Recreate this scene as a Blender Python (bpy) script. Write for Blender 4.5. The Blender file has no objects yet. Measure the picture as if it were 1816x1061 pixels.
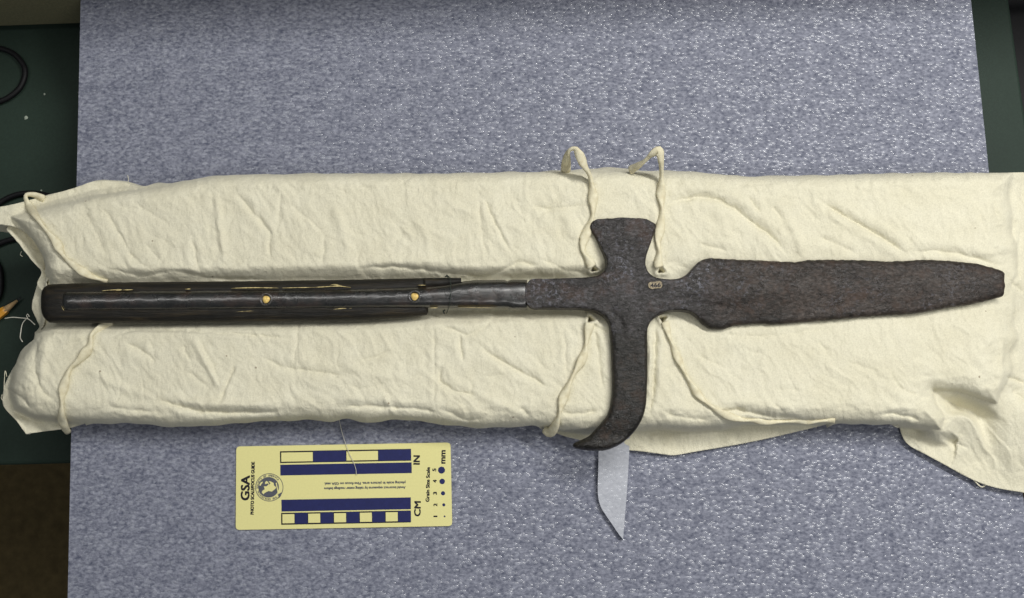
import bpy, bmesh, math, random
import numpy as np
from mathutils import Vector
from mathutils.geometry import delaunay_2d_cdt

random.seed(7)
scene = bpy.context.scene
C = scene.collection

# ------------------------------------------------------------------ camera
W, H, F = 1816.0, 1061.0, 1800.0          # photograph size, focal length in its pixels
TILT = math.radians(7.8)
DIST = 0.80
cam_d = bpy.data.cameras.new('camera')
cam_d.sensor_width = 36.0
cam_d.sensor_fit = 'HORIZONTAL'
cam_d.lens = F / W * 36.0
cam_d.clip_start = 0.02
cam_d.clip_end = 50.0
cam = bpy.data.objects.new('camera', cam_d)
C.objects.link(cam)
CAM = np.array((0.0, -DIST * math.sin(TILT), DIST * math.cos(TILT)))
cam.location = CAM
cam.rotation_euler = (TILT, 0, 0)
scene.camera = cam

# ------------------------------------------------------------------ world, lamps, exposure
world = bpy.data.worlds.new('World')
scene.world = world
world.use_nodes = True
world.node_tree.nodes['Background'].inputs[0].default_value = (0.86, 0.93, 1.0, 1)
world.node_tree.nodes['Background'].inputs[1].default_value = 0.11

def ceiling_lamp(name, loc, target, sx, sy, watts, col):
    l = bpy.data.lights.new(name, 'AREA')
    l.shape = 'RECTANGLE'
    l.size, l.size_y = sx, sy
    l.energy = watts
    l.color = col
    o = bpy.data.objects.new(name, l)
    o.location = loc
    o.rotation_euler = (Vector(target) - Vector(loc)).to_track_quat('-Z', 'Y').to_euler()
    C.objects.link(o)
    return o
ceiling_lamp('ceiling_tube_lamp', (0.70, 0.43, 1.28), (0.40, 0.0, 0.0), 1.1, 0.11, 18.5, (1.0, 0.985, 0.95))
ceiling_lamp('ceiling_tube_lamp', (-0.50, 0.41, 1.32), (-0.30, 0.0, 0.0), 1.7, 0.08, 4.2, (1.0, 0.985, 0.95))
ceiling_lamp('ceiling_tube_lamp', (0.60, -0.62, 1.45), (0.30, -0.10, 0.0), 1.3, 0.11, 5.6, (1.0, 0.985, 0.95))

scene.view_settings.view_transform = 'Standard'
scene.view_settings.look = 'None'
scene.view_settings.gamma = 1.0
scene.view_settings.exposure = 0.07
scene.render.resolution_x = 1024
scene.render.resolution_y = 598

# ------------------------------------------------------------------ helpers
ct, st = math.cos(TILT), math.sin(TILT)
def P(px, py, z):
    """point of the place at height z that the photograph shows at (px, py); arrays allowed"""
    px = np.asarray(px, float); py = np.asarray(py, float); z = np.asarray(z, float)
    a = (px - W / 2) / F
    b = (H / 2 - py) / F
    dx, dy, dz = a, b * ct + st, b * st - ct
    t = (z - CAM[2]) / dz
    return np.stack([CAM[0] + dx * t, CAM[1] + dy * t, z + 0 * t], -1)

def tag(o, label=None, cat=None, group=None, kind=None):
    if label: o['label'] = label
    if cat: o['category'] = cat
    if group: o['group'] = group
    if kind: o['kind'] = kind
    return o

def empty(name, loc, label, cat, group=None):
    o = bpy.data.objects.new(name, None)
    o.location = tuple(loc)
    o.empty_display_size = 0.02
    C.objects.link(o)
    return tag(o, label, cat, group)

def mesh_obj(name, verts, faces, mat, parent=None, smooth=True, normals=None):
    v = np.asarray(verts, float)
    if parent is not None:
        p, off = parent, np.zeros(3)
        while p is not None:
            off = off + np.array(p.location); p = p.parent
        v = v - off
    me = bpy.data.meshes.new(name)
    me.from_pydata([tuple(q) for q in v] if len(v) < 5000 else v.tolist(), [], faces)
    me.update()
    if smooth:
        me.polygons.foreach_set('use_smooth', [True] * len(me.polygons))
    if normals is not None:
        me.normals_split_custom_set_from_vertices(normals)
    me.materials.append(mat)
    o = bpy.data.objects.new(name, me)
    o.parent = parent
    C.objects.link(o)
    return o

def clean(o, merge=0.0):
    bm = bmesh.new(); bm.from_mesh(o.data)
    if merge: bmesh.ops.remove_doubles(bm, verts=bm.verts, dist=merge)
    bmesh.ops.recalc_face_normals(bm, faces=bm.faces)
    bm.to_mesh(o.data); bm.free()
    return o

# --- noise in numpy
_rng = np.random.RandomState(11)
_perm = _rng.permutation(512)
_grad = _rng.uniform(0, 2 * np.pi, 512)
def gnoise(x, y, seed=0):
    x = np.asarray(x, float) + seed * 17.31; y = np.asarray(y, float) - seed * 9.17
    xi, yi = np.floor(x).astype(int), np.floor(y).astype(int)
    xf, yf = x - xi, y - yi
    u = xf ** 3 * (xf * (xf * 6 - 15) + 10); v = yf ** 3 * (yf * (yf * 6 - 15) + 10)
    def g(i, j, dx, dy):
        h = _grad[(_perm[(i & 511)] + j) & 511]
        return np.cos(h) * dx + np.sin(h) * dy
    a = g(xi, yi, xf, yf); b = g(xi + 1, yi, xf - 1, yf)
    c = g(xi, yi + 1, xf, yf - 1); d = g(xi + 1, yi + 1, xf - 1, yf - 1)
    return (a + u * (b - a)) * (1 - v) + (c + u * (d - c)) * v
def fbm(x, y, n=3, seed=0):
    s, a = 0, 1.0
    for k in range(n):
        s = s + a * gnoise(x * 2 ** k, y * 2 ** k, seed + k); a *= 0.5
    return s
def sstep(a, b, x):
    t = np.clip((np.asarray(x, float) - a) / (b - a), 0, 1)
    return t * t * (3 - 2 * t)

def seg_dist(px, py, poly, closed=True):
    """unsigned distance, nearest point and side (cross product sign) to a polyline"""
    px = np.asarray(px, float); py = np.asarray(py, float)
    best = np.full(px.shape, 1e9); nx = px.copy(); ny = py.copy(); side = np.ones(px.shape); along = np.zeros(px.shape)
    pts = list(poly); n = len(pts)
    tot = 0
    L = [math.dist(pts[i], pts[(i + 1) % n]) for i in range(n if closed else n - 1)]
    S = sum(L)
    for i in range(n if closed else n - 1):
        (ax, ay), (bx, by) = pts[i], pts[(i + 1) % n]
        ex, ey = bx - ax, by - ay
        l2 = ex * ex + ey * ey + 1e-9
        t = np.clip(((px - ax) * ex + (py - ay) * ey) / l2, 0, 1)
        qx, qy = ax + t * ex, ay + t * ey
        d = np.hypot(px - qx, py - qy)
        m = d < best
        best = np.where(m, d, best); nx = np.where(m, qx, nx); ny = np.where(m, qy, ny)
        side = np.where(m, np.sign(ex * (py - ay) - ey * (px - ax)), side)
        along = np.where(m, (tot + t * L[i]) / S, along)
        tot += L[i]
    return best, nx, ny, side, along
def inside(px, py, poly):
    px = np.asarray(px, float); py = np.asarray(py, float)
    r = np.zeros(px.shape, bool); n = len(poly)
    for i in range(n):
        (ax, ay), (bx, by) = poly[i], poly[(i + 1) % n]
        if ay == by: continue
        c = (ay > py) != (by > py)
        r ^= c & (px < (bx - ax) * (py - ay) / (by - ay) + ax)
    return r
def spline(pts, step=4.0, closed=False):
    """Catmull-Rom through points (any dimension), resampled to about step apart"""
    p = [np.array(q, float) for q in pts]; n = len(p); out = []
    for i in range(n if closed else n - 1):
        p0 = p[(i - 1) % n] if closed or i > 0 else 2 * p[0] - p[1]
        p1, p2 = p[i], p[(i + 1) % n]
        p3 = p[(i + 2) % n] if closed or i + 2 < n else 2 * p[-1] - p[-2]
        k = max(1, int(round(np.linalg.norm(p2 - p1) / step)))
        for j in range(k):
            t = j / k
            out.append(0.5 * (2 * p1 + (p2 - p0) * t + (2 * p0 - 5 * p1 + 4 * p2 - p3) * t * t + (3 * p1 - p0 - 3 * p2 + p3) * t ** 3))
    if not closed: out.append(p[-1])
    return out

# ------------------------------------------------------------------ materials
def mat(name, base=(0.5, 0.5, 0.5), rough=0.6, metal=0.0, spec=0.5):
    m = bpy.data.materials.new(name); m.use_nodes = True
    nt = m.node_tree; b = nt.nodes['Principled BSDF']
    b.inputs['Base Color'].default_value = (*base, 1)
    b.inputs['Roughness'].default_value = rough
    b.inputs['Metallic'].default_value = metal
    b.inputs['Specular IOR Level'].default_value = spec
    return m, nt, b
def N(nt, t, **kw):
    n = nt.nodes.new(t)
    for k, v in kw.items():
        if k in n.inputs: n.inputs[k].default_value = v
        else: setattr(n, k, v)
    return n
def coords(nt, scale=(1, 1, 1), rot=(0, 0, 0)):
    g = N(nt, 'ShaderNodeNewGeometry')
    mp = N(nt, 'ShaderNodeMapping'); mp.inputs['Scale'].default_value = scale; mp.inputs['Rotation'].default_value = rot
    nt.links.new(g.outputs['Position'], mp.inputs['Vector'])
    return mp.outputs[0]
def noise(nt, vec, scale, detail=4, rough=0.55, dist=0.0):
    n = N(nt, 'ShaderNodeTexNoise', Scale=scale, Detail=detail, Roughness=rough, Distortion=dist)
    nt.links.new(vec, n.inputs['Vector'])
    return n.outputs['Fac']
def ramp(nt, fac, stops):
    r = N(nt, 'ShaderNodeValToRGB')
    e = r.color_ramp.elements
    while len(e) < len(stops): e.new(0.5)
    for el, (pos, col) in zip(e, stops):
        el.position = pos; el.color = (*col, 1) if len(col) == 3 else col
    nt.links.new(fac, r.inputs['Fac'])
    return r.outputs['Color']
def mix(nt, fac, a, b, mode='MIX'):
    m = N(nt, 'ShaderNodeMix'); m.data_type = 'RGBA'; m.blend_type = mode
    if isinstance(fac, float): m.inputs[0].default_value = fac
    else: nt.links.new(fac, m.inputs[0])
    for s, v in ((6, a), (7, b)):
        if isinstance(v, tuple): m.inputs[s].default_value = (*v, 1)
        else: nt.links.new(v, m.inputs[s])
    return m.outputs[2]
def math_n(nt, op, a, b=None):
    m = N(nt, 'ShaderNodeMath'); m.operation = op
    for i, v in enumerate((a, b)):
        if v is None: continue
        if isinstance(v, (int, float)): m.inputs[i].default_value = v
        else: nt.links.new(v, m.inputs[i])
    return m.outputs[0]
def bump(nt, b, height, strength, dist, prev=None):
    n = N(nt, 'ShaderNodeBump'); n.inputs['Strength'].default_value = strength; n.inputs['Distance'].default_value = dist
    nt.links.new(height, n.inputs['Height'])
    if prev is not None: nt.links.new(prev, n.inputs['Normal'])
    nt.links.new(n.outputs[0], b.inputs['Normal'])
    return n.outputs[0]

def make_muslin(name, base, tint):
    m, nt, b = mat(name, base, 0.92, 0, 0.15)
    v = coords(nt)
    n1 = noise(nt, v, 38, 5, 0.6)
    col = ramp(nt, n1, [(0.3, tint), (0.7, base)])
    # small brown seed specks in the unbleached cotton
    vo = N(nt, 'ShaderNodeTexVoronoi', Scale=62.0); nt.links.new(v, vo.inputs['Vector'])
    rnd = N(nt, 'ShaderNodeTexWhiteNoise'); nt.links.new(vo.outputs['Position'], rnd.inputs['Vector'])
    speck = math_n(nt, 'MULTIPLY', math_n(nt, 'LESS_THAN', vo.outputs['Distance'], 0.050), math_n(nt, 'GREATER_THAN', rnd.outputs['Value'], 0.80))
    col = mix(nt, math_n(nt, 'MULTIPLY', speck, 0.62), col, (0.16, 0.10, 0.05))
    fine = noise(nt, v, 900, 2, 0.6)
    col = mix(nt, 0.16, col, ramp(nt, fine, [(0.35, (0.30, 0.28, 0.22)), (0.65, (1, 1, 1))]), 'MULTIPLY')
    nt.links.new(col, b.inputs['Base Color'])
    wv = noise(nt, coords(nt, (1, 1.0, 1)), 1300, 2, 0.7)
    p = bump(nt, b, wv, 0.5, 0.0005)
    wr = noise(nt, coords(nt, (1.0, 0.55, 1), (0, 0, 0.6)), 170, 4, 0.6, 0.8)
    p = bump(nt, b, wr, 0.40, 0.0022, p)
    wr2 = noise(nt, coords(nt, (1.0, 0.6, 1), (0, 0, 0.6)), 420, 3, 0.6, 1.2)
    p = bump(nt, b, wr2, 0.4, 0.0010, p)
    b.inputs['Sheen Weight'].default_value = 0.15
    return m
M = {}
M['muslin'] = make_muslin('muslin', (0.755, 0.722, 0.57), (0.705, 0.668, 0.51))

def make_cord():
    m, nt, b = mat('cotton_cord', (0.72, 0.64, 0.43), 0.9, 0, 0.15)
    v = coords(nt)
    nt.links.new(ramp(nt, noise(nt, v, 260, 3), [(0.3, (0.63, 0.57, 0.39)), (0.7, (0.77, 0.725, 0.54))]), b.inputs['Base Color'])
    bump(nt, b, noise(nt, v, 900, 3), 0.5, 0.0005)
    return m
M['cord'] = make_cord()

def make_foam(name, dark, mid, light, glint=1.0):
    m, nt, b = mat(name, mid, 0.2, 0, 0.6)
    v = coords(nt, (1, 1.45, 1.6), (0, 0, 0.03))
    cell = noise(nt, v, 300, 3, 0.6, 0.3)
    big = noise(nt, coords(nt, (1, 1.6, 1)), 60, 4, 0.6)
    col = ramp(nt, math_n(nt, 'ADD', math_n(nt, 'MULTIPLY', cell, 0.72), math_n(nt, 'MULTIPLY', big, 0.28)),
               [(0.35, dark), (0.50, mid), (0.66, light)])
    # closed bubbles: some are low glossy domes that catch the tube lamps
    vo = N(nt, 'ShaderNodeTexVoronoi', Scale=265.0); vo.feature = 'F1'; nt.links.new(coords(nt, (0.85, 1.6, 1.5), (0, 0, 0.03)), vo.inputs['Vector'])
    rnd = N(nt, 'ShaderNodeTexWhiteNoise'); nt.links.new(vo.outputs['Position'], rnd.inputs['Vector'])
    dome = math_n(nt, 'SUBTRACT', 1.0, math_n(nt, 'POWER', vo.outputs['Distance'], 2.0))
    mask = math_n(nt, 'MULTIPLY', math_n(nt, 'LESS_THAN', vo.outputs['Distance'], 0.52), math_n(nt, 'GREATER_THAN', rnd.outputs['Value'], 0.42))
    col = mix(nt, math_n(nt, 'MULTIPLY', math_n(nt, 'MULTIPLY', mask, rnd.outputs['Value']), 0.16), col, (0.55, 0.58, 0.66))
    nt.links.new(col, b.inputs['Base Color'])
    b.inputs['Roughness'].default_value = 0.62; b.inputs['Specular IOR Level'].default_value = 0.25
    nt.links.new(math_n(nt, 'MULTIPLY', mask, glint), b.inputs['Coat Weight'])
    b.inputs['Coat Roughness'].default_value = 0.17; b.inputs['Coat IOR'].default_value = 1.5
    p0 = bump(nt, b, dome, 1.0, 0.0015)
    nt.links.new(p0, b.inputs['Coat Normal'])
    bump(nt, b, cell, 0.6, 0.0008 * glint)
    return m
M['foam'] = make_foam('grey_foam', (0.085, 0.094, 0.138), (0.175, 0.185, 0.236), (0.282, 0.294, 0.360))
M['foam_white'] = make_foam('white_foam', (0.36, 0.375, 0.42), (0.41, 0.425, 0.47), (0.46, 0.475, 0.52), 0.35)

def make_iron(name, dark, mid, light, rough0, rough1, streak=(1, 1, 1), bk=1.0, coat=0.0, spec=0.24, bloom=0.6):
    m, nt, b = mat(name, mid, 0.5, 0.0, spec)
    v = coords(nt, streak)
    n1 = noise(nt, v, 520, 5, 0.7, 0.5)
    n2 = noise(nt, coords(nt), 38, 5, 0.6)
    s = math_n(nt, 'ADD', math_n(nt, 'MULTIPLY', n1, 0.6), math_n(nt, 'MULTIPLY', n2, 0.4))
    col = ramp(nt, s, [(0.38, dark), (0.51, mid), (0.63, light)])
    # patches of dull bloom and scale
    bl = math_n(nt, 'MULTIPLY', math_n(nt, 'GREATER_THAN', noise(nt, v, 560, 5, 0.7), 0.59), math_n(nt, 'MULTIPLY', math_n(nt, 'MAXIMUM', math_n(nt, 'SUBTRACT', noise(nt, coords(nt), 22, 3, 0.6), 0.46), 0.0), 5.0 * bloom))
    col = mix(nt, math_n(nt, 'MINIMUM', bl, 0.8), col, (0.135, 0.135, 0.155))
    rust = ramp(nt, noise(nt, coords(nt), 60, 5, 0.7), [(0.50, (0, 0, 0)), (0.66, (1, 1, 1))])
    rv = N(nt, 'ShaderNodeRGBToBW'); nt.links.new(rust, rv.inputs[0])
    col = mix(nt, math_n(nt, 'MULTIPLY', rv.outputs[0], 0.35), col, (0.075, 0.038, 0.024))
    nt.links.new(col, b.inputs['Base Color'])
    r = N(nt, 'ShaderNodeMapRange'); nt.links.new(n2, r.inputs[0])
    r.inputs[1].default_value = 0.3; r.inputs[2].default_value = 0.7; r.inputs[3].default_value = rough0; r.inputs[4].default_value = rough1
    nt.links.new(r.outputs[0], b.inputs['Roughness'])
    b.inputs['Coat Weight'].default_value = coat; b.inputs['Coat Roughness'].default_value = 0.24
    p = bump(nt, b, noise(nt, v, 480, 5, 0.7, 0.5), 0.85, 0.0009 * bk)
    p = bump(nt, b, noise(nt, v, 900, 3, 0.6), 0.5, 0.0004, p)
    return m
def make_head_iron():
    """one forging: dark grey neck and fan, browner towards the blade, blacker down the hook, with no hard border"""
    m, nt, b = mat('forged_iron', (0.03, 0.026, 0.024), 0.42, 0.0, 0.32)
    v = coords(nt); vs = coords(nt, (0.6, 1, 1))
    n1 = noise(nt, vs, 500, 5, 0.7, 0.5); n2 = noise(nt, v, 38, 5, 0.6); n3 = noise(nt, v, 110, 4, 0.65)
    s = math_n(nt, 'ADD', math_n(nt, 'MULTIPLY', n1, 0.55), math_n(nt, 'ADD', math_n(nt, 'MULTIPLY', n2, 0.25), math_n(nt, 'MULTIPLY', n3, 0.20)))
    neck = ramp(nt, s, [(0.39, (0.006, 0.005, 0.0045)), (0.51, (0.027, 0.024, 0.023)), (0.63, (0.095, 0.091, 0.098))])
    blade = ramp(nt, s, [(0.39, (0.008, 0.006, 0.0045)), (0.51, (0.031, 0.0235, 0.019)), (0.63, (0.085, 0.067, 0.057))])
    hook = ramp(nt, s, [(0.39, (0.004, 0.0038, 0.003)), (0.51, (0.014, 0.0125, 0.010)), (0.64, (0.045, 0.038, 0.031))])
    sx = N(nt, 'ShaderNodeSeparateXYZ'); nt.links.new(v, sx.inputs[0])
    def fade(out, a, c, amt):
        jit = math_n(nt, 'ADD', out, math_n(nt, 'MULTIPLY', math_n(nt, 'SUBTRACT', n2, 0.5), amt))
        r = N(nt, 'ShaderNodeMapRange'); r.interpolation_type = 'SMOOTHSTEP'; nt.links.new(jit, r.inputs[0])
        r.inputs[1].default_value = a; r.inputs[2].default_value = c
        return r.outputs[0]
    fx = fade(sx.outputs['X'], float(P(1190, 520, 0.045)[0]), float(P(1330, 520, 0.045)[0]), 0.06)
    fy = fade(sx.outputs['Y'], float(P(1110, 545, 0.045)[1]), float(P(1110, 620, 0.045)[1]), 0.04)
    col = mix(nt, fy, mix(nt, fx, neck, blade), hook)
    # dull bloom in patches, mostly on the neck and the fan
    keep = math_n(nt, 'MULTIPLY', math_n(nt, 'SUBTRACT', 1.0, math_n(nt, 'MULTIPLY', fx, 0.7)), math_n(nt, 'SUBTRACT', 1.0, math_n(nt, 'MULTIPLY', fy, 0.85)))
    patch = math_n(nt, 'MULTIPLY', math_n(nt, 'MAXIMUM', math_n(nt, 'SUBTRACT', noise(nt, v, 26, 4, 0.65), 0.44), 0.0), 6.0)
    bl = math_n(nt, 'MULTIPLY', math_n(nt, 'GREATER_THAN', noise(nt, v, 420, 5, 0.72), 0.57), math_n(nt, 'MULTIPLY', patch, keep))
    col = mix(nt, math_n(nt, 'MINIMUM', bl, 0.75), col, (0.14, 0.14, 0.165))
    rust = N(nt, 'ShaderNodeMapRange'); nt.links.new(noise(nt, v, 55, 5, 0.7), rust.inputs[0]); rust.inputs[1].default_value = 0.52; rust.inputs[2].default_value = 0.68
    col = mix(nt, math_n(nt, 'MULTIPLY', rust.outputs[0], 0.4), col, (0.070, 0.036, 0.021))
    nt.links.new(col, b.inputs['Base Color'])
    r = N(nt, 'ShaderNodeMapRange'); nt.links.new(n3, r.inputs[0])
    r.inputs[1].default_value = 0.35; r.inputs[2].default_value = 0.65; r.inputs[3].default_value = 0.28; r.inputs[4].default_value = 0.52
    nt.links.new(r.outputs[0], b.inputs['Roughness'])
    p = bump(nt, b, noise(nt, vs, 460, 5, 0.7, 0.5), 0.85, 0.0009)
    pit = N(nt, 'ShaderNodeMapRange'); nt.links.new(noise(nt, v, 170, 4, 0.7, 0.6), pit.inputs[0]); pit.inputs[1].default_value = 0.30; pit.inputs[2].default_value = 0.46
    p = bump(nt, b, pit.outputs[0], 0.5, 0.0006, p)
    return m
M['iron'] = make_head_iron()
M['langet'] = make_iron('black_iron', (0.003, 0.003, 0.0025), (0.006, 0.0055, 0.0045), (0.016, 0.015, 0.013), 0.20, 0.34, bk=0.55, coat=0.85, spec=0.5, bloom=0.0)
M['langet'].node_tree.nodes['Principled BSDF'].inputs['Coat IOR'].default_value = 1.75

def make_wood():
    m, nt, b = mat('dark_wood', (0.02, 0.015, 0.008), 0.55, 0, 0.4)
    v = coords(nt, (0.08, 1, 1))
    g = noise(nt, v, 380, 5, 0.65)
    nt.links.new(ramp(nt, g, [(0.34, (0.002, 0.0018, 0.001)), (0.54, (0.008, 0.006, 0.0028)), (0.72, (0.032, 0.022, 0.008))]), b.inputs['Base Color'])
    bump(nt, b, g, 0.8, 0.0012)
    return m
M['wood'] = make_wood()
def plain(name, base, rough, spec=0.4, metal=0.0, var=0.12, scale=120, bmp=0.15):
    m, nt, b = mat(name, base, rough, metal, spec)
    n = noise(nt, coords(nt), scale, 4, 0.6)
    lo = tuple(c * (1 - var) for c in base); hi = tuple(min(1, c * (1 + var)) for c in base)
    nt.links.new(ramp(nt, n, [(0.3, lo), (0.7, hi)]), b.inputs['Base Color'])
    if bmp: bump(nt, b, n, bmp, 0.0006)
    return m
M['pale_wood'] = plain('pale_splinter', (0.50, 0.41, 0.20), 0.8, 0.2, 0, 0.55, 420, 0.6)
M['hole_fill'] = plain('pale_hole_disc', (0.78, 0.54, 0.17), 0.45, 0.4, 0.1, 0.35, 500)
M['tag'] = plain('tag_paint', (0.30, 0.25, 0.165), 0.7, 0.3, 0, 0.5, 900)
M['ink_black'] = plain('black_ink', (0.010, 0.009, 0.014), 0.5, 0.3, 0, 0.1, 500, 0)
M['ink_navy'] = plain('navy_ink', (0.013, 0.017, 0.092), 0.45, 0.35, 0, 0.12, 300, 0)
M['ink_grey'] = plain('grey_ink', (0.085, 0.09, 0.11), 0.5, 0.3, 0, 0.12, 500, 0)
M['card'] = plain('yellow_card', (0.72, 0.675, 0.295), 0.5, 0.35, 0, 0.03, 700, 0.04)
M['table'] = plain('green_table', (0.019, 0.034, 0.025), 0.6, 0.22, 0, 0.10, 500, 0.1)
M['panel'] = plain('olive_panel', (0.21, 0.20, 0.12), 0.85, 0.2, 0, 0.15, 600, 0.3)
M['floor'] = plain('brown_floor', (0.145, 0.105, 0.045), 0.8, 0.2, 0, 0.25, 60, 0.2)
M['cable'] = plain('black_cable', (0.005, 0.005, 0.006), 0.55, 0.25)
M['green_thread'] = plain('green_thread', (0.025, 0.035, 0.028), 0.7, 0.3)
M['white_thread'] = plain('white_thread', (0.62, 0.60, 0.52), 0.8, 0.2)
M['pencil_paint'] = plain('yellow_paint', (0.72, 0.33, 0.03), 0.3, 0.5, 0, 0.05, 200, 0)
M['pencil_wood'] = plain('pencil_wood', (0.50, 0.34, 0.17), 0.8, 0.2, 0, 0.2, 900)
M['graphite'] = plain('graphite', (0.02, 0.02, 0.022), 0.4, 0.5)
M['dust'] = plain('pale_dust', (0.30, 0.34, 0.28), 0.9, 0.2)

# ------------------------------------------------------------------ the setting
FOAM_T = 0.06
ZT = -FOAM_T - 0.0008                      # table top
# foam sheet: flat, then bent up against the panel behind the table
fl0, fl1 = P(142, 46, 0), P(120, 1061, 0)
fr0, fr1 = P(1726, 40, 0), P(1754, 305, 0)
ld = (fl0 - fl1); ld /= np.linalg.norm(ld)
rd = (fr0 - fr1); rd /= np.linalg.norm(rd)
pa = P(142, -4, 0)
pdir = P(900, 20, 0) - P(140, 47, 0)
pdir /= np.linalg.norm(pdir)
pn = np.array((-pdir[1], pdir[0], 0))      # towards the back
def on_line(o, d, dist):                   # point on foam edge line at a distance from the panel line
    t = (dist - np.dot(o - pa, pn)) / np.dot(d, pn)
    return o + d * t
prof = [(-0.80 + 0.797 * k / 12, 0.0) for k in range(13)] + [(-0.0012, -0.0006), (-0.0006, -0.003)]
under = [(-0.0006, -FOAM_T + 0.002), (-0.003, -FOAM_T), (-0.80, -FOAM_T)]
ring = prof + under
nu = 24
fv, ff = [], []
for (dd, z) in ring:
    a, b_ = on_line(fl1, ld, dd), on_line(fr1, rd, dd)
    for i in range(nu + 1):
        q = a + (b_ - a) * i / nu
        w = 0.0006 * gnoise(dd * 60, i * 0.7) if i in (0, nu) else 0
        fv.append((q[0] + w, q[1], z))
n = len(ring)
for j in range(n):
    for i in range(nu):
        a = j * (nu + 1) + i; b_ = ((j + 1) % n) * (nu + 1) + i
        ff.append((a, a + 1, b_ + 1, b_))
ff.append([j * (nu + 1) for j in range(n)]); ff.append([j * (nu + 1) + nu for j in range(n)][::-1])
foam = clean(mesh_obj('foam_sheet', fv, ff, M['foam'], None, False))
tag(foam, 'large blue-grey speckled foam sheet lying on the green table', 'foam sheet')

# table: slab with a slightly rounded edge, front edge and right edge in view
tf0, tf1 = P(0, 825, ZT), P(118, 822, ZT)
tr0, tr1 = P(1790, 0, ZT), P(1816, 185, ZT)
tdx = (tf1 - tf0) / np.linalg.norm(tf1 - tf0)
tdy = (tr0 - tr1) / np.linalg.norm(tr0 - tr1)
def isect(p, d, q, e):
    A = np.array([[d[0], -e[0]], [d[1], -e[1]]]); s = np.linalg.solve(A, (q - p)[:2])
    return p + d * s[0]
cfr = isect(tf0, tdx, tr1, tdy)
cfl = tf0 - tdx * 0.5
cbr = isect(pa + pn * 0.05, pdir, tr1, tdy)
cbl = pa + pn * 0.05 - pdir * 0.6
def slab(name, quad, z0, z1, m, r=0.003):
    bm = bmesh.new()
    lo = [bm.verts.new((q[0], q[1], z0)) for q in quad]; hi = [bm.verts.new((q[0], q[1], z1)) for q in quad]
    bm.faces.new(hi); bm.faces.new(lo[::-1])
    for i in range(len(quad)):
        bm.faces.new((lo[i], lo[(i + 1) % len(quad)], hi[(i + 1) % len(quad)], hi[i]))
    bmesh.ops.recalc_face_normals(bm, faces=bm.faces)
    if r: bmesh.ops.bevel(bm, geom=list(bm.edges), offset=r, segments=3, affect='EDGES', profile=0.5)
    me = bpy.data.meshes.new(name); bm.to_mesh(me); bm.free()
    me.materials.append(m)
    o = bpy.data.objects.new(name, me); C.objects.link(o)
    return o
table = slab('green_table', [cfl, cfr, cbr, cbl], ZT - 0.03, ZT, M['table'])
tag(table, 'dark green table top under the foam sheet', 'table')
# panel behind the table
p0 = pa - pdir * 0.7; p1 = pa + pdir * 1.2
panel = slab('back_panel', [p0, p1, p1 + pn * 0.03, p0 + pn * 0.03], ZT + 0.008, 0.125, M['panel'], 0.004)
tag(panel, 'dull olive panel standing along the back of the table', 'panel')
dark_box = slab('added_dark_box', [cfr + tdx * 0.004, cfr + tdx * 0.4, cbr + tdx * 0.4, cbr + tdx * 0.004], -0.74, ZT - 0.05, M['cable'], 0.004)  # added black box that keeps the gap beside the table dark
tag(dark_box, 'added black box in place of the darkness beyond the right edge of the green table', 'stand-in box')
floor = slab('floor', [np.array(q) for q in ((-3, -3, 0), (3, -3, 0), (3, 3, 0), (-3, 3, 0))], -0.80, -0.75, M['floor'], 0)
tag(floor, kind='structure')

# ------------------------------------------------------------------ muslin cover (one cloth over a padded mount)
HC = 0.040
topline = [(-40, 372), (0, 367), (40, 358), (70, 350), (105, 341), (135, 332), (160, 323), (185, 321), (210, 322), (235, 328), (252, 331), (275, 326), (300, 326),
           (330, 320), (380, 313), (430, 310), (520, 310), (640, 309), (760, 308), (880, 307), (1000, 304), (1050, 301), (1085, 299), (1120, 302), (1160, 304),
           (1250, 307), (1310, 313), (1370, 314), (1450, 312), (1560, 310), (1640, 308), (1700, 307), (1816, 306), (1880, 305)]
botline = [(1880, 886), (1816, 874), (1775, 867), (1748, 860), (1735, 855), (1715, 846), (1680, 827), (1645, 808), (1612, 790), (1600, 774), (1594, 755), (1585, 749),
           (1550, 748), (1490, 747), (1470, 752), (1420, 764), (1360, 778), (1300, 790), (1240, 800), (1200, 807), (1185, 807), (1140, 801), (1100, 797),
           (1060, 790), (1030, 781), (1005, 775), (985, 768), (965, 760), (950, 750), (920, 751), (860, 754), (800, 750), (740, 742), (690, 740), (650, 745),
           (612, 738), (580, 742), (540, 740), (440, 744), (350, 751), (300, 752), (220, 746), (160, 747), (148, 752), (120, 760), (80, 765), (45, 770)]
leftline = [(30, 748), (12, 728), (5, 714), (8, 685), (25, 650), (40, 620), (60, 602), (62, 590), (70, 580), (62, 562), (56, 545), (62, 520), (68, 500), (77, 483),
            (80, 470), (70, 445), (55, 422), (30, 404), (0, 398), (-40, 392)]
OUT = [tuple(q) for q in spline(topline, 7)] + [tuple(q) for q in spline(botline, 7)] + [tuple(q) for q in spline(leftline, 6)]
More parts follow.
